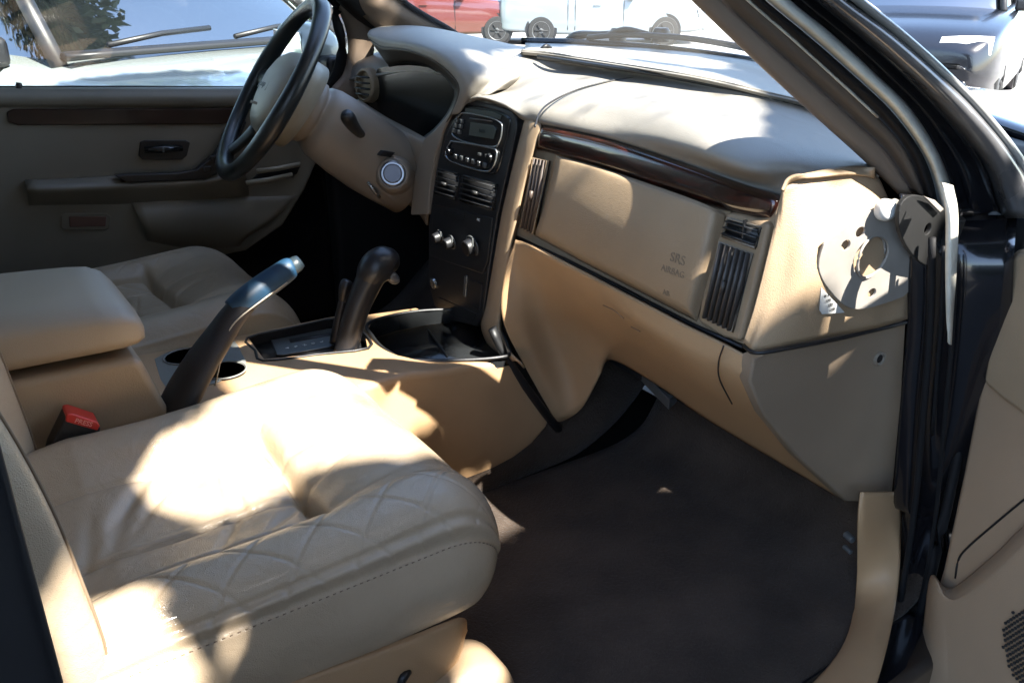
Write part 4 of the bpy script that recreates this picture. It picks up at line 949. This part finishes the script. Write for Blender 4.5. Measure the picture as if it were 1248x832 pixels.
# speaker grille: perforated disc
gc = D(1262, 800, .036)
bm = bmesh.new()
for i in range(-9, 10):
    for j in range(-9, 10):
        x = (i+(.5 if j % 2 else 0))*.0062; z = j*.0054
        if x*x+z*z < .054**2:
            c = gc+DV*x+V((0, 0, z))
            bmesh.ops.create_cone(bm, cap_ends=True, segments=6, radius1=.0019, radius2=.0019, depth=.002, matrix=Matrix.Translation(c) @ DN_.to_track_quat('Z', 'Y').to_matrix().to_4x4())
from_bm('speaker_grille', bm, cavity, pd)
# door edge: rubber seal and check strap
tube('door_seal', [D(a, b, -.012) for a, b in ((1216, 305), (1206, 350), (1195, 410), (1180, 490), (1160, 590), (1136, 695), (1112, 780), (1090, 850))], .007, softblack, pd, smooth_path=4, n=10)
tube('door_edge', [D(a, b, -.035) for a, b in ((1180, 235), (1200, 275), (1204, 330), (1198, 420), (1184, 520), (1160, 640), (1120, 800))], [(.010, .004)]*7, jambpaint, pd, smooth_path=4, n=8)
gs_ = [D(a, b, -.02) for a, b in ((1168, 226), (1190, 245), (1212, 262), (1220, 300), (1214, 345), (1206, 372))]
tube('run_channel', gs_, [(.003, .006), (.006, .008), (.007, .008), (.008, .008), (.006, .007), (.003, .004)], M('grey_rubber', (.17, .17, .165), .4), pd, smooth_path=5, n=10)
box('bump_stop', D(1199, 386, -.004), (.02, .012, .016), M('white_nylon', (.45, .45, .44), .4), pd, bevel=.003)
# outer skin, sill, glass frame and mirror (outside the picture, they throw the shade bands)
skin = [DS(-.02, .36, -.055), DS(.97, .36, -.055), DS(.97, ztop+.06, -.055), DS(.0, ztop+.05, -.055)]
panel('door_skin', skin, -DN_*.06, paint, pd, bevel=.015)
fr_ = [DS(.0, 1.12, -.06), DS(.19, 1.305, -.055), DS(.40, 1.51, -.045), DS(.54, 1.635, -.035), DS(.68, 1.68, -.03), DS(.93, 1.69, -.02), DS(.95, ztop+.05, -.08)]
tube('window_frame', fr_, [(.012, .028)]*7, paint, pd, n=10, up=DN_)
panel('sail_panel', [DS(.03, ztop+.02, -.07), DS(.20, ztop+.02, -.07), DS(.20, ztop+.24, -.07), DS(.12, ztop+.16, -.07)], -DN_*.01, blackp, pd, bevel=.002)
box('mirror', DS(.12, ztop+.14, -.20), (.12, .2, .15), paint, pd, bevel=.04)

# ================================================================== OUTSIDE
def G(px, py, z=0.0): return P(px, py, 'z', z)
gm = bpy.data.materials.new('ground'); gm.use_nodes = True
nt = gm.node_tree; b = nt.nodes['Principled BSDF']; N = nt.nodes.new; L = nt.links.new
tc = N('ShaderNodeTexCoord'); n1 = N('ShaderNodeTexNoise'); n1.inputs['Scale'].default_value = .35; n1.inputs['Detail'].default_value = 8
n2 = N('ShaderNodeTexNoise'); n2.inputs['Scale'].default_value = 6; n2.inputs['Detail'].default_value = 8
r1_ = N('ShaderNodeValToRGB'); e = r1_.color_ramp.elements; e[0].position = .42; e[0].color = (.30, .29, .26, 1); e[1].position = .58; e[1].color = (.42, .40, .37, 1)
mx = N('ShaderNodeMix'); mx.data_type = 'RGBA'; mx.blend_type = 'MULTIPLY'; mx.inputs['Factor'].default_value = .5
L(tc.outputs['Object'], n1.inputs['Vector']); L(tc.outputs['Object'], n2.inputs['Vector']); L(n1.outputs['Fac'], r1_.inputs['Fac'])
L(r1_.outputs['Color'], mx.inputs['A']); L(n2.outputs['Color'], mx.inputs['B']); L(mx.outputs['Result'], b.inputs['Base Color']); b.inputs['Roughness'].default_value = .9
bm = bmesh.new(); bmesh.ops.create_grid(bm, x_segments=8, y_segments=8, size=400)
g_ = from_bm('ground', bm, gm, None, smooth=False); tag(g_, kind='structure')
grass = M('lawn', (.13, .19, .11), .95, bump=1, bscale=60, col2=(.34, .35, .28), vscale=1.3, spec=.1)
drive = M('pale_driveway', (.50, .49, .46), .85, var=.08, vscale=1.5)
def sheet(name, pts, z, mat, kind='structure'):
    bm = bmesh.new(); bm.faces.new([bm.verts.new(V((p.x, p.y, z))) for p in pts])
    o = from_bm(name, bm, mat, None, smooth=False)
    if o.data.polygons[0].normal.z < 0: o.data.flip_normals()
    return tag(o, kind=kind)
asph = M('asphalt', (.075, .073, .07), .9, bump=1, bscale=90, var=.2, vscale=3)
sheet('parking_lot', [V((-9, -7, 0)), V((7, -7, 0)), V((7, 5, 0)), V((-9, 5, 0))], .004, asph)
sheet('lawn', [G(-900, 95), G(40, 66), G(160, 60), G(420, 48), G(600, 54), G(560, 112), G(420, 140), G(-600, 190)], .004, grass)
sheet('driveway', [G(-700, 100), G(20, 89), G(75, 89), G(110, 97), G(100, 118), G(-600, 160)], .008, drive)
sheet('path', [G(212, 92), G(225, 82), G(300, 72), G(420, 62), G(470, 64), G(420, 78), G(300, 86), G(240, 92)], .008, drive)

def leaf_cloud(bm, c, rad, n, size, flat=1):
    for _ in range(n):
        d = V((random.gauss(0, 1), random.gauss(0, 1), random.gauss(0, 1))).normalized()*(random.random()**.4)
        p = V(c)+V((d.x*rad[0], d.y*rad[1], d.z*rad[2]))
        a = V((random.gauss(0, 1), random.gauss(0, 1), random.gauss(0, .6))).normalized(); q = a.cross(V((random.gauss(0, 1), random.gauss(0, 1), random.gauss(0, 1)))).normalized()
        s = size*random.uniform(.6, 1.4)
        bm.faces.new([bm.verts.new(p-a*s), bm.verts.new(p+q*s*.45), bm.verts.new(p+a*s), bm.verts.new(p-q*s*.45)])
leafm = M('dark_leaves', (.05, .085, .035), .6, col2=(.02, .04, .018), vscale=3)
leafl = M('light_leaves', (.12, .17, .06), .6, col2=(.05, .09, .03), vscale=3)
bark = M('bark', (.13, .10, .075), .9, bump=1, bscale=30, var=.2)

# big dark hedge block and slanting poles beyond the driver window
def hedge(name, label, cx, cy_, w, d, h, yaw, mat, n=2600, size=.10, cat='hedge'):
    bm = bmesh.new()
    rot = Matrix.Rotation(yaw, 3, 'Z')
    for _ in range(n):
        f = random.random(); x, y, z = (random.uniform(-.5, .5), random.uniform(-.5, .5), random.random())
        k = random.choice('xyz')
        if k == 'x': x = random.choice((-.5, .5))+random.gauss(0, .02)
        elif k == 'y': y = random.choice((-.5, .5))+random.gauss(0, .04)
        else: z = 1+random.gauss(0, .03)
        p = rot @ V((x*w, y*d, z*h))+V((cx, cy_, 0))
        a = V((random.gauss(0, 1), random.gauss(0, 1), random.gauss(0, 1))).normalized(); q = a.cross(V((random.gauss(0, 1), random.gauss(0, 1), random.gauss(0, 1)))).normalized()
        s = size*random.uniform(.6, 1.5)
        bm.faces.new([bm.verts.new(p-a*s), bm.verts.new(p+q*s*.5), bm.verts.new(p+a*s), bm.verts.new(p-q*s*.5)])
    t = thing(name, label, cat, (cx, cy_, 0))
    from_bm('foliage', bm, mat, t, smooth=False)
    box('branches', (cx, cy_, h*.48), (w*.9, d*.8, h*.92), M('hedge_inside', (.015, .022, .012), .9), t, bevel=.1, rot=rot)
    return t
YR = math.atan2(RT.y, RT.x)
a = G(30, 74); hedge('flower_border', 'low pale green shrub border left of the neighbouring car', a.x, a.y+2.5, 3.6, .6, .5, YR-.02, leafl, 3200, .05, cat='shrub')
a = G(470, 30); hedge('clipped_hedge', 'dark clipped hedge behind the neighbouring car', a.x-3, a.y+1, 9, 1.2, 1.9, YR, leafm, 6000, .12)
def tree(label, x, y, h, r, n=5000, mat=None):
    t = thing('tree', label, 'tree', (x, y, 0)); bm = bmesh.new(); cl_ = []
    for k in range(9):
        a_ = k*2.4; c_ = V((x+math.cos(a_)*r*.55*(k > 0), y+math.sin(a_)*r*.55*(k > 0), h*.68+random.uniform(-.22, .25)*h)); cl_.append(c_)
        leaf_cloud(bm, c_, (r*.5, r*.5, r*.42), n//9, .13)
    from_bm('crown', bm, mat or leafm, t, smooth=False, recalc=False)
    tube('trunk', [V((x, y, -.1)), V((x+.1, y, h*.25)), V((x, y+.1, h*.5)), V((x, y, h*.75))], [.2, .16, .12, .05], bark, t, smooth_path=3, n=12)
    for c_ in cl_[1:6]: tube('limb', [V((x, y+.05, h*.42)), V((x, y, h*.42)).lerp(c_, .5)+V((0, 0, .15)), c_], [.09, .06, .02], bark, t, smooth_path=3, n=8)
    return t
tree('broad dark tree behind the grey car, seen mirrored in its bonnet', 1.0, 10.5, 6.5, 3.0)
tree('lighter green tree left of the broad dark one', -4.5, 9.5, 5.5, 2.4, mat=leafl)

tree('slim tree in front of the pale building', 7.5, 13.5, 6.0, 2.2)
hedge('shade_hedge', 'dense hedge added out of frame behind the camera to cut sky light', -.6, -4.8, 8.5, 1.2, 1.7, 0, leafm, 9000, .10)  # unseen hedge, added to darken the fill light from the right

# pale house walls
wallm = M('white_render', (.72, .73, .74), .8, bump=.3, bscale=20, var=.03, vscale=2)
blue_w = M('pale_blue_render', (.60, .66, .74), .8, bump=.3, bscale=20, var=.03, vscale=2)
def wall(name, px0, px1, py, h, mat, label, back=4.0, cat='house', window=None):
    a, b = G(px0, py), G(px1, py); u = (b-a).normalized(); n = V((-u.y, u.x, 0))
    if n.dot(CAM-a) > 0: n = -n
    t = thing(name, label, cat, (a+b)/2)
    o = panel('wall', [a, b, b+n*back, a+n*back], (0, 0, h), mat, t, bevel=0, smooth=False)
    rt = [a-n*.3-u*.3+V((0, 0, h)), b-n*.3+u*.3+V((0, 0, h)), b+n*(back+.3)+u*.3+V((0, 0, h)), a+n*(back+.3)-u*.3+V((0, 0, h))]
    panel('roof', rt, (0, 0, .3), M('roof_grey', (.25, .24, .23), .8), t, bevel=.03, smooth=False)
    for (f, z0, z1, w) in (window or []):
        c = a.lerp(b, f)-n*.03
        panel('window', [c-u*w/2+V((0, 0, z0)), c+u*w/2+V((0, 0, z0)), c+u*w/2+V((0, 0, z1)), c-u*w/2+V((0, 0, z1))], n*.06, blackg, t, bevel=.01, smooth=False)
    return t
wall('white_house', 196, 560, 33, 5.0, blue_w, 'pale blue white rendered house beyond the lawn', window=[(.35, 1.6, 2.8, 1.2)])
wall('white_house', -260, 46, 44, 4.5, wallm, 'white rendered house left of the dark hedge', window=[(.3, 1.3, 2.5, 1.2)])
wall('long_building', 600, 1300, 4, 6.0, M('building_cream', (.62, .58, .50), .8), 'long pale building behind the parked red and white cars', window=[(.2, 1, 2.4, 2), (.4, 1, 2.4, 2), (.6, 1, 2.4, 2), (.8, 1, 2.4, 2)])

# ---- parked cars
tyre = M('tyre', (.018, .018, .018), .8, bump=.5, bscale=60); rimm = M('alloy', (.22, .225, .23), .4, metal=.6); cgl = M('car_glass', (.008, .010, .011), .04, coat=1)
b_ = cgl.node_tree.nodes['Principled BSDF']; b_.inputs['Coat IOR'].default_value = 2.6; b_.inputs['IOR'].default_value = 2.2; b_.inputs['Coat Roughness'].default_value = .02
def car(name, label, color, c, yaw, L_=4.5, Wd=1.75, Hh=1.42, kind='sedan', group=None, rough=.2):
    t = thing(name, label, 'car', c, group, rz=yaw)
    pm = M(name+'_paint', color, rough, coat=.25 if 'black' in name else 1, spec=.5)
    hz = .11 if kind == 'big' else 0
    # profile stations: x, sill, belt, half width
    hl = L_/2
    lo = [(-hl, .42, .60, .60), (-hl+.06, .28, .86, .78), (-hl+.5, .24, .98, .86), (-hl+1.2, .20, .95, .88), (0, .19, .93, .88), (hl-1.5, .20, .90, .88), (hl-.9, .22, .86, .87), (hl-.3, .24, .76, .82), (hl-.04, .30, .64, .70), (hl, .42, .55, .56)]
    if kind == 'hatch': lo[0] = (-hl, .42, .75, .66); lo[1] = (-hl+.05, .28, 1.0, .80)
    if kind == 'big': lo = [(x, a*1.1, b_*1.12, w*1.05) for x, a, b_, w in lo]
    s = Wd/1.76
    rows = []
    for x, a, b_, w in lo:
        w *= s
        ring = [V((x, -w*.80, a)), V((x, -w*.98, a+.12)), V((x, -w, (a+b_)/2)), V((x, -w*.97, b_-.08)), V((x, -w*.88, b_)), V((x, -w*.4, b_+.035)), V((x, w*.4, b_+.035)), V((x, w*.88, b_)), V((x, w*.97, b_-.08)), V((x, w, (a+b_)/2)), V((x, w*.98, a+.12)), V((x, w*.80, a))]
        rows.append(cr(ring, 3, True))
    cols = [cr([r[j] for r in rows], 4) for j in range(len(rows[0]))]
    g = [[cols[j][i] for j in range(len(cols))] for i in range(len(cols[0]))]
    body = from_bm('body', grid_bm(g, closed=True, caps=True), pm, t, local=True)
    f0, f1, r0_, r1__ = (hl-1.35, hl-2.05, -hl+(.35 if kind == 'hatch' else .75), -hl+(.75 if kind == 'hatch' else 1.5))
    z0 = .90 if kind != 'big' else 1.0
    gh = []
    for x, w, z in ((r0_, .74, z0), (r0_+.05, .73, z0+.06), (r1__, .60, Hh-.04), ((r1__+f1)/2, .61, Hh), (f1, .60, Hh-.04), (f0-.05, .72, z0+.06), (f0, .74, z0-.02)):
        w *= s
        gh.append([V((x, -w-.10*(Hh-z)*0, z0-.05)) if False else V((x, -(.78*s), z0-.04)), V((x, -w, z-.05)), V((x, -w*.85, z)), V((x, w*.85, z)), V((x, w, z-.05)), V((x, .78*s, z0-.04))])
    from_bm('cabin_glass', grid_bm(gh), cgl, t, local=True)
    rf_ = [[V((x, -w*s, z)), V((x, -w*.6*s, z+.02)), V((x, w*.6*s, z+.02)), V((x, w*s, z))] for x, w, z in ((r1__-.05, .54, Hh-.03), (r1__+.1, .56, Hh), ((r1__+f1)/2, .57, Hh+.02), (f1-.1, .56, Hh), (f1+.05, .54, Hh-.03))]
    o = from_bm('roof', grid_bm(rf_), pm, t, local=True); mods(o, solid=.03)
    for sy in (-1, 1):
        for pts in (((f0, .76, z0), (f1, .60, Hh-.02)), ((r0_, .75, z0), (r1__, .60, Hh-.02)), (((f1+r1__)/2, .79, z0), ((f1+r1__)/2, .61, Hh-.01))):
            from_bm('roof_pillar', tube_bm([V((p[0], sy*p[1]*s, p[2])) for p in pts], .035, 8), blackp if kind == 'big' else pm, t, local=True)
    R_ = .28 if kind != 'big' else .36
    for wx in (-hl+.85, hl-.88):
        for sy in (-1, 1):
            y = sy*(.86*s-.065)
            w = lathe('wheel', (wx, y-sy*.10, R_), (0, sy, 0), [(0, R_*.7), (0, R_*.97), (.03, R_), (.17, R_), (.195, R_*.95), (.20, R_*.68)], tyre, t, n=28, local=True)
            lathe('rim', (wx, y+sy*.085, R_), (0, sy, 0), [(0, R_*.68), (.018, R_*.66), (.005, R_*.58), (.004, .06), (.016, .05)], rimm, w, n=28, local=True)
            from_bm('spokes', tube_bm([V((wx-R_*.5, y+sy*.105, R_)), V((wx+R_*.5, y+sy*.105, R_))], (.004, .02), 6, up=V((0, 0, 1)), bm=tube_bm([V((wx-R_*.3, y+sy*.105, R_-R_*.45)), V((wx+R_*.3, y+sy*.105, R_+R_*.45))], (.004, .02), 6, up=V((0, 1, 0)), bm=tube_bm([V((wx-R_*.3, y+sy*.105, R_+R_*.45)), V((wx+R_*.3, y+sy*.105, R_-R_*.45))], (.004, .02), 6, up=V((0, 1, 0))))), tyre, w, local=True)
            lathe('wheel_well', (wx, sy*(.86*s-.06), R_+.01), (0, sy, 0), [(0, R_+.05), (.066, R_+.05)], cavity, t, n=32, local=True)
    for sy in (-1, 1):
        hlp = [V((hl-.030, sy*.36*s, .50)), V((hl-.05, sy*.60*s, .51)), V((hl-.18, sy*.80*s, .54)), V((hl-.22, sy*.80*s, .70)), V((hl-.10, sy*.40*s, .69))]
        hlp = [q+V((0, 0, hz)) for q in hlp]
        h = mods(from_bm('headlight', grid_bm([[hlp[0], hlp[1], hlp[2]], [hlp[4], (hlp[4]+hlp[3])/2+V((.03, 0, .01)), hlp[3]]]), M('headlight_lens', (.75, .75, .70), .25, coat=1), t, local=True), solid=.03, off=1)
        box('taillight', (-hl+.04, sy*.62*s, .72), (.08, .22*s, .16), M('taillight_red', (.35, .02, .02), .2), t, bevel=.02, local=True)
        box('side_mirror', (f0-.25, sy*.92*s, z0+.06), (.12, .18, .12), blackp if kind == 'big' else pm, t, bevel=.03, local=True)
        box('door_handle', (-.15, sy*.885*s, .78), (.16, .03, .03), pm, t, bevel=.01, local=True)
    for x_ in (hl-1.75, hl-1.75-1.0, hl-2.9):
        for sy in (-1, 1):
            from_bm('door_gap', tube_bm([V((x_, sy*(.882*s-.02), .90 if kind != 'big' else 1.0)), V((x_, sy*.884*s, .75)), V((x_, sy*.884*s, .55)), V((x_, sy*.872*s, .30))], .006, 5, up=V((1, 0, 0))), cavity, t, local=True)
    box('grille', (hl-.02, 0, .56), (.06, .60, .12), blackp, t, bevel=.02, local=True)
    box('bumper', (hl-.05, 0, .36), (.14, 1.36*s, .16), pm, t, bevel=.05, local=True)
    return t, body
hd0 = YR
fwd = V((math.cos(hd0), math.sin(hd0), 0)); lat = V((-math.sin(hd0), math.cos(hd0), 0))
w = G(606, 54.5); c = w-fwd*(2.25-.88)+lat*.80
car('red_car', 'red car parked outside, seen past the instrument hood', (.11, .028, .025), (c.x, c.y, 0), hd0, group='cars parked in front')
w = G(662, 55); c = w+fwd*(2.1-.85)+lat*.80
car('silver_car', 'pale silver blue hatchback parked right of the red car', (.17, .20, .22), (c.x, c.y, 0), hd0, L_=4.3, Hh=1.5, kind='hatch', group='cars parked in front')
# black car facing the camera beyond the pillar
hp = P(1172, 56, 'z', .735)
toc = (CAM-hp); toc.z = 0; toc.normalize()
hv = toc*1.0-RT*.12; yaw = math.atan2(hv.y, hv.x)
f2 = V((math.cos(yaw), math.sin(yaw), 0)); l2 = V((-math.sin(yaw), math.cos(yaw), 0))
c = hp-f2*2.25-l2*.60
car('black_car', 'black car with pale headlight facing the camera beyond the open door', (.006, .007, .010), (c.x, c.y, 0), yaw, L_=4.7, Wd=1.85, Hh=1.6, kind='big')
# neighbouring car seen through the driver window, its glossy bonnet and screen full of reflections
A_ = P(70, 68, 'z', 1.05); B_ = P(420, 42, 'z', 1.05); m_ = (A_+B_)/2; ld = (B_-A_).normalized()
hv = V((ld.y, -ld.x, 0))
if hv.dot(CAM-m_) < 0: hv = -hv
c = m_-hv*(2.25-1.35)
nc, _b = car('grey_car', 'silver grey car parked close beside the driver door, its bonnet mirroring trees', (.30, .33, .32), (c.x, c.y, 0), math.atan2(hv.y, hv.x), L_=4.5, Wd=1.85, Hh=1.62, kind='big', rough=.12)
def onto(o):
    o.parent = nc; o.matrix_parent_inverse = (Matrix.Translation(nc.location) @ Matrix.Rotation(nc.rotation_euler.z, 4, 'Z')).inverted()
onto(tube('cowl_strip', [A_+V((0, 0, .0))+hv*.06, m_+hv*.10+V((0, 0, .005)), B_+hv*.06], [(.05, .018)]*3, blackp, None, smooth_path=6, n=8))
for a0 in (.12, .52):
    p0 = A_.lerp(B_, a0)+hv*.05+V((0, 0, .03)); p1 = A_.lerp(B_, a0+.34)+hv*.0+V((0, 0, .07))
    onto(tube('wiper', [p0, p0.lerp(p1, .5)+V((0, 0, .01)), p1], .012, blackp, None, n=8))
# tree whose crown hangs over the grey car, outside the picture, and shows as a dark mirror image in its screen
t_o = thing('tree', 'leafy tree hanging over the grey car, mirrored dark in its screen', 'tree', (A_.x-1.6, A_.y+2.6, 0))
bm = bmesh.new()
for dx, dy, dz, r_ in ((0, 0, 3.0, 1.0), (-.7, .5, 3.3, 1.1), (.5, -.2, 3.5, .8), (-.2, .9, 3.9, 1.2), (-1.2, 1.4, 3.4, 1.1), (.2, .5, 3.0, .9), (.35, .1, 3.2, .7)):
    leaf_cloud(bm, A_+V((dx, dy, dz-1.05)), (r_, r_, r_*.55), 1500, .09)
from_bm('crown', bm, leafm, t_o, smooth=False, recalc=False)
tube('trunk', [V((A_.x-1.6, A_.y+2.6, -.1)), V((A_.x-1.5, A_.y+2.4, 1.3)), V((A_.x-1.1, A_.y+1.7, 2.4)), V((A_.x-.4, A_.y+.7, 2.9))], [.14, .12, .09, .03], bark, t_o, smooth_path=3, n=10)
# door mirror outside the driver window
dm = thing('door_mirror', 'pale shelled door mirror outside the driver window beside the wheel rim', 'mirror', P(372, 70, 'y', .95))
shell = [V((0, 0, 0))]
mc = P(374, 66, 'y', .95)
rows = []
for x, w_, h_ in ((-.05, .10, .062), (-.04, .115, .078), (0, .118, .082), (.04, .105, .07), (.07, .07, .045), (.082, .02, .015)):
    rows.append([mc+V((x, math.copysign(abs(math.cos(t_))**.7, math.cos(t_))*w_, math.copysign(abs(math.sin(t_))**.7, math.sin(t_))*h_)) for t_ in [k*2*math.pi/32 for k in range(32)]])
from_bm('shell', grid_bm(rows, closed=True, caps=True), M('mirror_shell', (.36, .38, .34), .3, coat=.5), dm)
panel('mirror_glass', [mc+V((-.052, a, b)) for a, b in ((-.09, -.055), (.09, -.055), (.10, 0), (.09, .06), (-.09, .06), (-.10, 0))], (.004, 0, 0), M('mirror_silver', (.8, .8, .8), .03, metal=1), dm, bevel=.001)
box('mirror_foot', mc+V((.01, -.13, -.03)), (.06, .10, .07), blackp, dm, bevel=.015)

# ================================================================== TREE OVER THE CAR (outside the picture; dapples the sun)
sun_dir = V((.19, -1, 1.22)).normalized()
s1 = sun_dir.cross(V((0, 0, 1))).normalized(); s2 = s1.cross(sun_dir)
holes = []
def hole(px, py, ax, v, r): q = P(px, py, ax, v); holes.append((q.dot(s1), q.dot(s2), r))
for a in ((1130, 290, 'y', -.79, .05), (878, 272, 'f', 0, .010), (854, 370, 'f', 0, .012), (405, 165, 'y', .33, .02), (498, 200, 'y', .3, .014), (470, 20, 'y', .68, .04), (590, 65, 'x', .92, .03), (545, 710, 'y', -.58, .022)):
    hole(*a)
gaps = []
for ax, v, pts in (('z', .77, '278,478 330,468 410,473 480,488 520,505 540,530 510,566 430,560 400,566 372,560 352,584 304,604 238,618 196,598 178,560 215,528 262,520 258,500'),
                   ('z', .735, '470,498 508,512 536,538 552,572 550,588 530,566 500,552'),
                   ('y', -.16, '430,440 545,448 527,514 500,520'),
                   ('z', .735, '283,405 303,404 322,438 448,423 440,400 455,396 478,428 545,442 532,500 400,520 280,475'),
                   ('z', .75, '60,752 100,736 172,716 160,774 220,766 304,742 280,790 240,850 40,860'),
                   ('x', .03, '28,690 94,715 104,840 60,850'),
                   ('y', -.73, '930,235 950,200 1065,195 1085,225 1122,232 1118,286 1060,316 1000,340 905,392 912,320'),
                   ('z', .50, '545,798 592,793 630,850 540,850'),
                   ('z', 1.18, '600,75 660,66 780,92 775,118 690,112 640,120 596,108'),
                   ('z', 1.18, '720,83 860,103 930,124 940,145 900,150 830,132 760,110'),
                   ('z', 1.17, '765,128 840,142 880,158 868,168 810,158'),
                   ('z', 1.19, '690,57 840,72 880,80 870,92 820,84 700,68'),
                   ('y', -.74, '1096,120 1125,130 1176,230 1166,425 1146,425 1144,232'),
                   ('y', -.80, '1090,30 1110,20 1250,170 1250,215 1215,170')):
    gaps.append([((q := P(float(z.split(',')[0]), float(z.split(',')[1]), ax, v)).dot(s1), q.dot(s2)) for z in pts.split()])
bbs = [(min(p[0] for p in g), max(p[0] for p in g), min(p[1] for p in g), max(p[1] for p in g)) for g in gaps]
def in_gap(x, y, only=None):
    for k_, g in enumerate(gaps):
        bb_ = bbs[k_]
        if x < bb_[0] or x > bb_[1] or y < bb_[2] or y > bb_[3] or (only is not None and k_ not in only): continue
        c = False; j = len(g)-1
        for i in range(len(g)):
            if (g[i][1] > y) != (g[j][1] > y) and x < (g[j][0]-g[i][0])*(y-g[i][1])/(g[j][1]-g[i][1])+g[i][0]: c = not c
            j = i
        if c: return True
    return False
cen = V((.55, -.1, .95)); ca, cb_ = cen.dot(s1), cen.dot(s2)
tr_ = thing('shade_tree', 'leafy tree standing out of frame that dapples the sunlight', 'tree', (4.4, -5.6, 0))
bm = bmesh.new(); rnd = random.Random(3)
gx0, gx1 = min(b_[0] for b_ in bbs)-.15, max(b_[1] for b_ in bbs)+.15; gy0, gy1 = min(b_[2] for b_ in bbs)-.15, max(b_[3] for b_ in bbs)+.15
for k_ in range(115000):
    t_ = rnd.uniform(2.9, 4.2)
    if k_ < 45000:
        a = rnd.uniform(-2.3, 2.3); b = rnd.uniform(-1.9, 1.9); sz = (rnd.uniform(.06, .10), .035, .018)
        if (a/2.3)**2+(b/1.9)**2 > 1: continue
        a += ca; b += cb_
    else:
        a = rnd.uniform(gx0, gx1); b = rnd.uniform(gy0, gy1); sz = (.042, .026, .015)
    u_ = V((rnd.gauss(0, 1), rnd.gauss(0, 1), rnd.gauss(0, .7))).normalized(); q = u_.cross(V((rnd.gauss(0, 1), rnd.gauss(0, 1), rnd.gauss(0, 1)))).normalized()
    ua, ub, qa, qb = u_.dot(s1), u_.dot(s2), q.dot(s1), q.dot(s2)
    for s in sz:
        tp = ((a+ua*s, b+ub*s), (a-ua*s, b-ub*s), (a+qa*s*.5, b+qb*s*.5), (a-qa*s*.5, b-qb*s*.5), (a, b))
        if s == sz[-1] and in_gap(a, b, (0, 2, 8, 9, 10)) and rnd.random() < .04: break
        if not any(in_gap(x, y) or any((x-h[0])**2+(y-h[1])**2 < h[2]**2 for h in holes) for x, y in tp): break
    else: continue
    p = s1*a+s2*b+sun_dir*(cen.dot(sun_dir)+t_)
    bm.faces.new([bm.verts.new(p-u_*s), bm.verts.new(p+q*s*.5), bm.verts.new(p+u_*s), bm.verts.new(p-q*s*.5)])
from_bm('crown', bm, leafm, tr_, smooth=False, recalc=False)
top_ = cen+sun_dir*3.9+s1*(2.0 if (s1.x > 0) else -2.0)
tube('trunk', [V((4.4, -5.6, -.1)), V((4.4, -5.5, 1.2)), V((4.3, -5.2, 2.3)), top_+V((.3, -.5, -.5)), top_], [.22, .18, .14, .09, .03], bark, tr_, smooth_path=4, n=14)
for dx, dy, dz in ((-1.2, .6, .5), (.4, 1.1, .2), (1.0, -.9, .6), (-.9, -.9, .3)):
    tube('limb', [V((4.3, -5.3, 2.2)), top_.lerp(V((4.3, -5.3, 2.2)), .4)+V((dx*.4, dy*.4, dz*.3)), top_+V((dx*.6, dy*.6, dz*.5))], [.08, .04, .010], bark, tr_, smooth_path=4, n=10)

# ================================================================== LIGHT
sc = SC
w = bpy.data.worlds.new('World'); sc.world = w; w.use_nodes = True
el = math.asin(sun_dir.z); azs = math.atan2(sun_dir.x, sun_dir.y)   # clockwise from +Y
sky = w.node_tree.nodes.new('ShaderNodeTexSky'); sky.sky_type = 'NISHITA'; sky.sun_disc = False
sky.sun_elevation = el; sky.sun_rotation = azs
bg_ = w.node_tree.nodes['Background']; bg_.inputs['Strength'].default_value = .15
w.node_tree.links.new(sky.outputs['Color'], bg_.inputs['Color'])
sl_ = bpy.data.lights.new('sun', 'SUN'); sl_.energy = 4.5; sl_.angle = math.radians(.5); sl_.color = (1, .95, .87)
so = bpy.data.objects.new('sun', sl_); COL.objects.link(so); so.rotation_euler = (-sun_dir).to_track_quat('-Z', 'Y').to_euler()

cam = bpy.data.cameras.new('camera'); co = bpy.data.objects.new('camera', cam); COL.objects.link(co)
cam.sensor_width = 36; cam.lens = FPX/1248*36; cam.clip_start = .02; cam.clip_end = 1500
m = Matrix((RT, -DN, -FW)).transposed().to_4x4(); m.translation = CAM; co.matrix_world = m
sc.camera = co
sc.view_settings.view_transform = 'Standard'; sc.view_settings.look = 'None'; sc.view_settings.gamma = 1; sc.view_settings.exposure = 2.6
sc.cycles.use_denoising = True; sc.cycles.max_bounces = 8; sc.cycles.diffuse_bounces = 5; sc.cycles.transparent_max_bounces = 12
sc.cycles.sample_clamp_indirect = 6; sc.cycles.caustics_reflective = False; sc.cycles.caustics_refractive = False
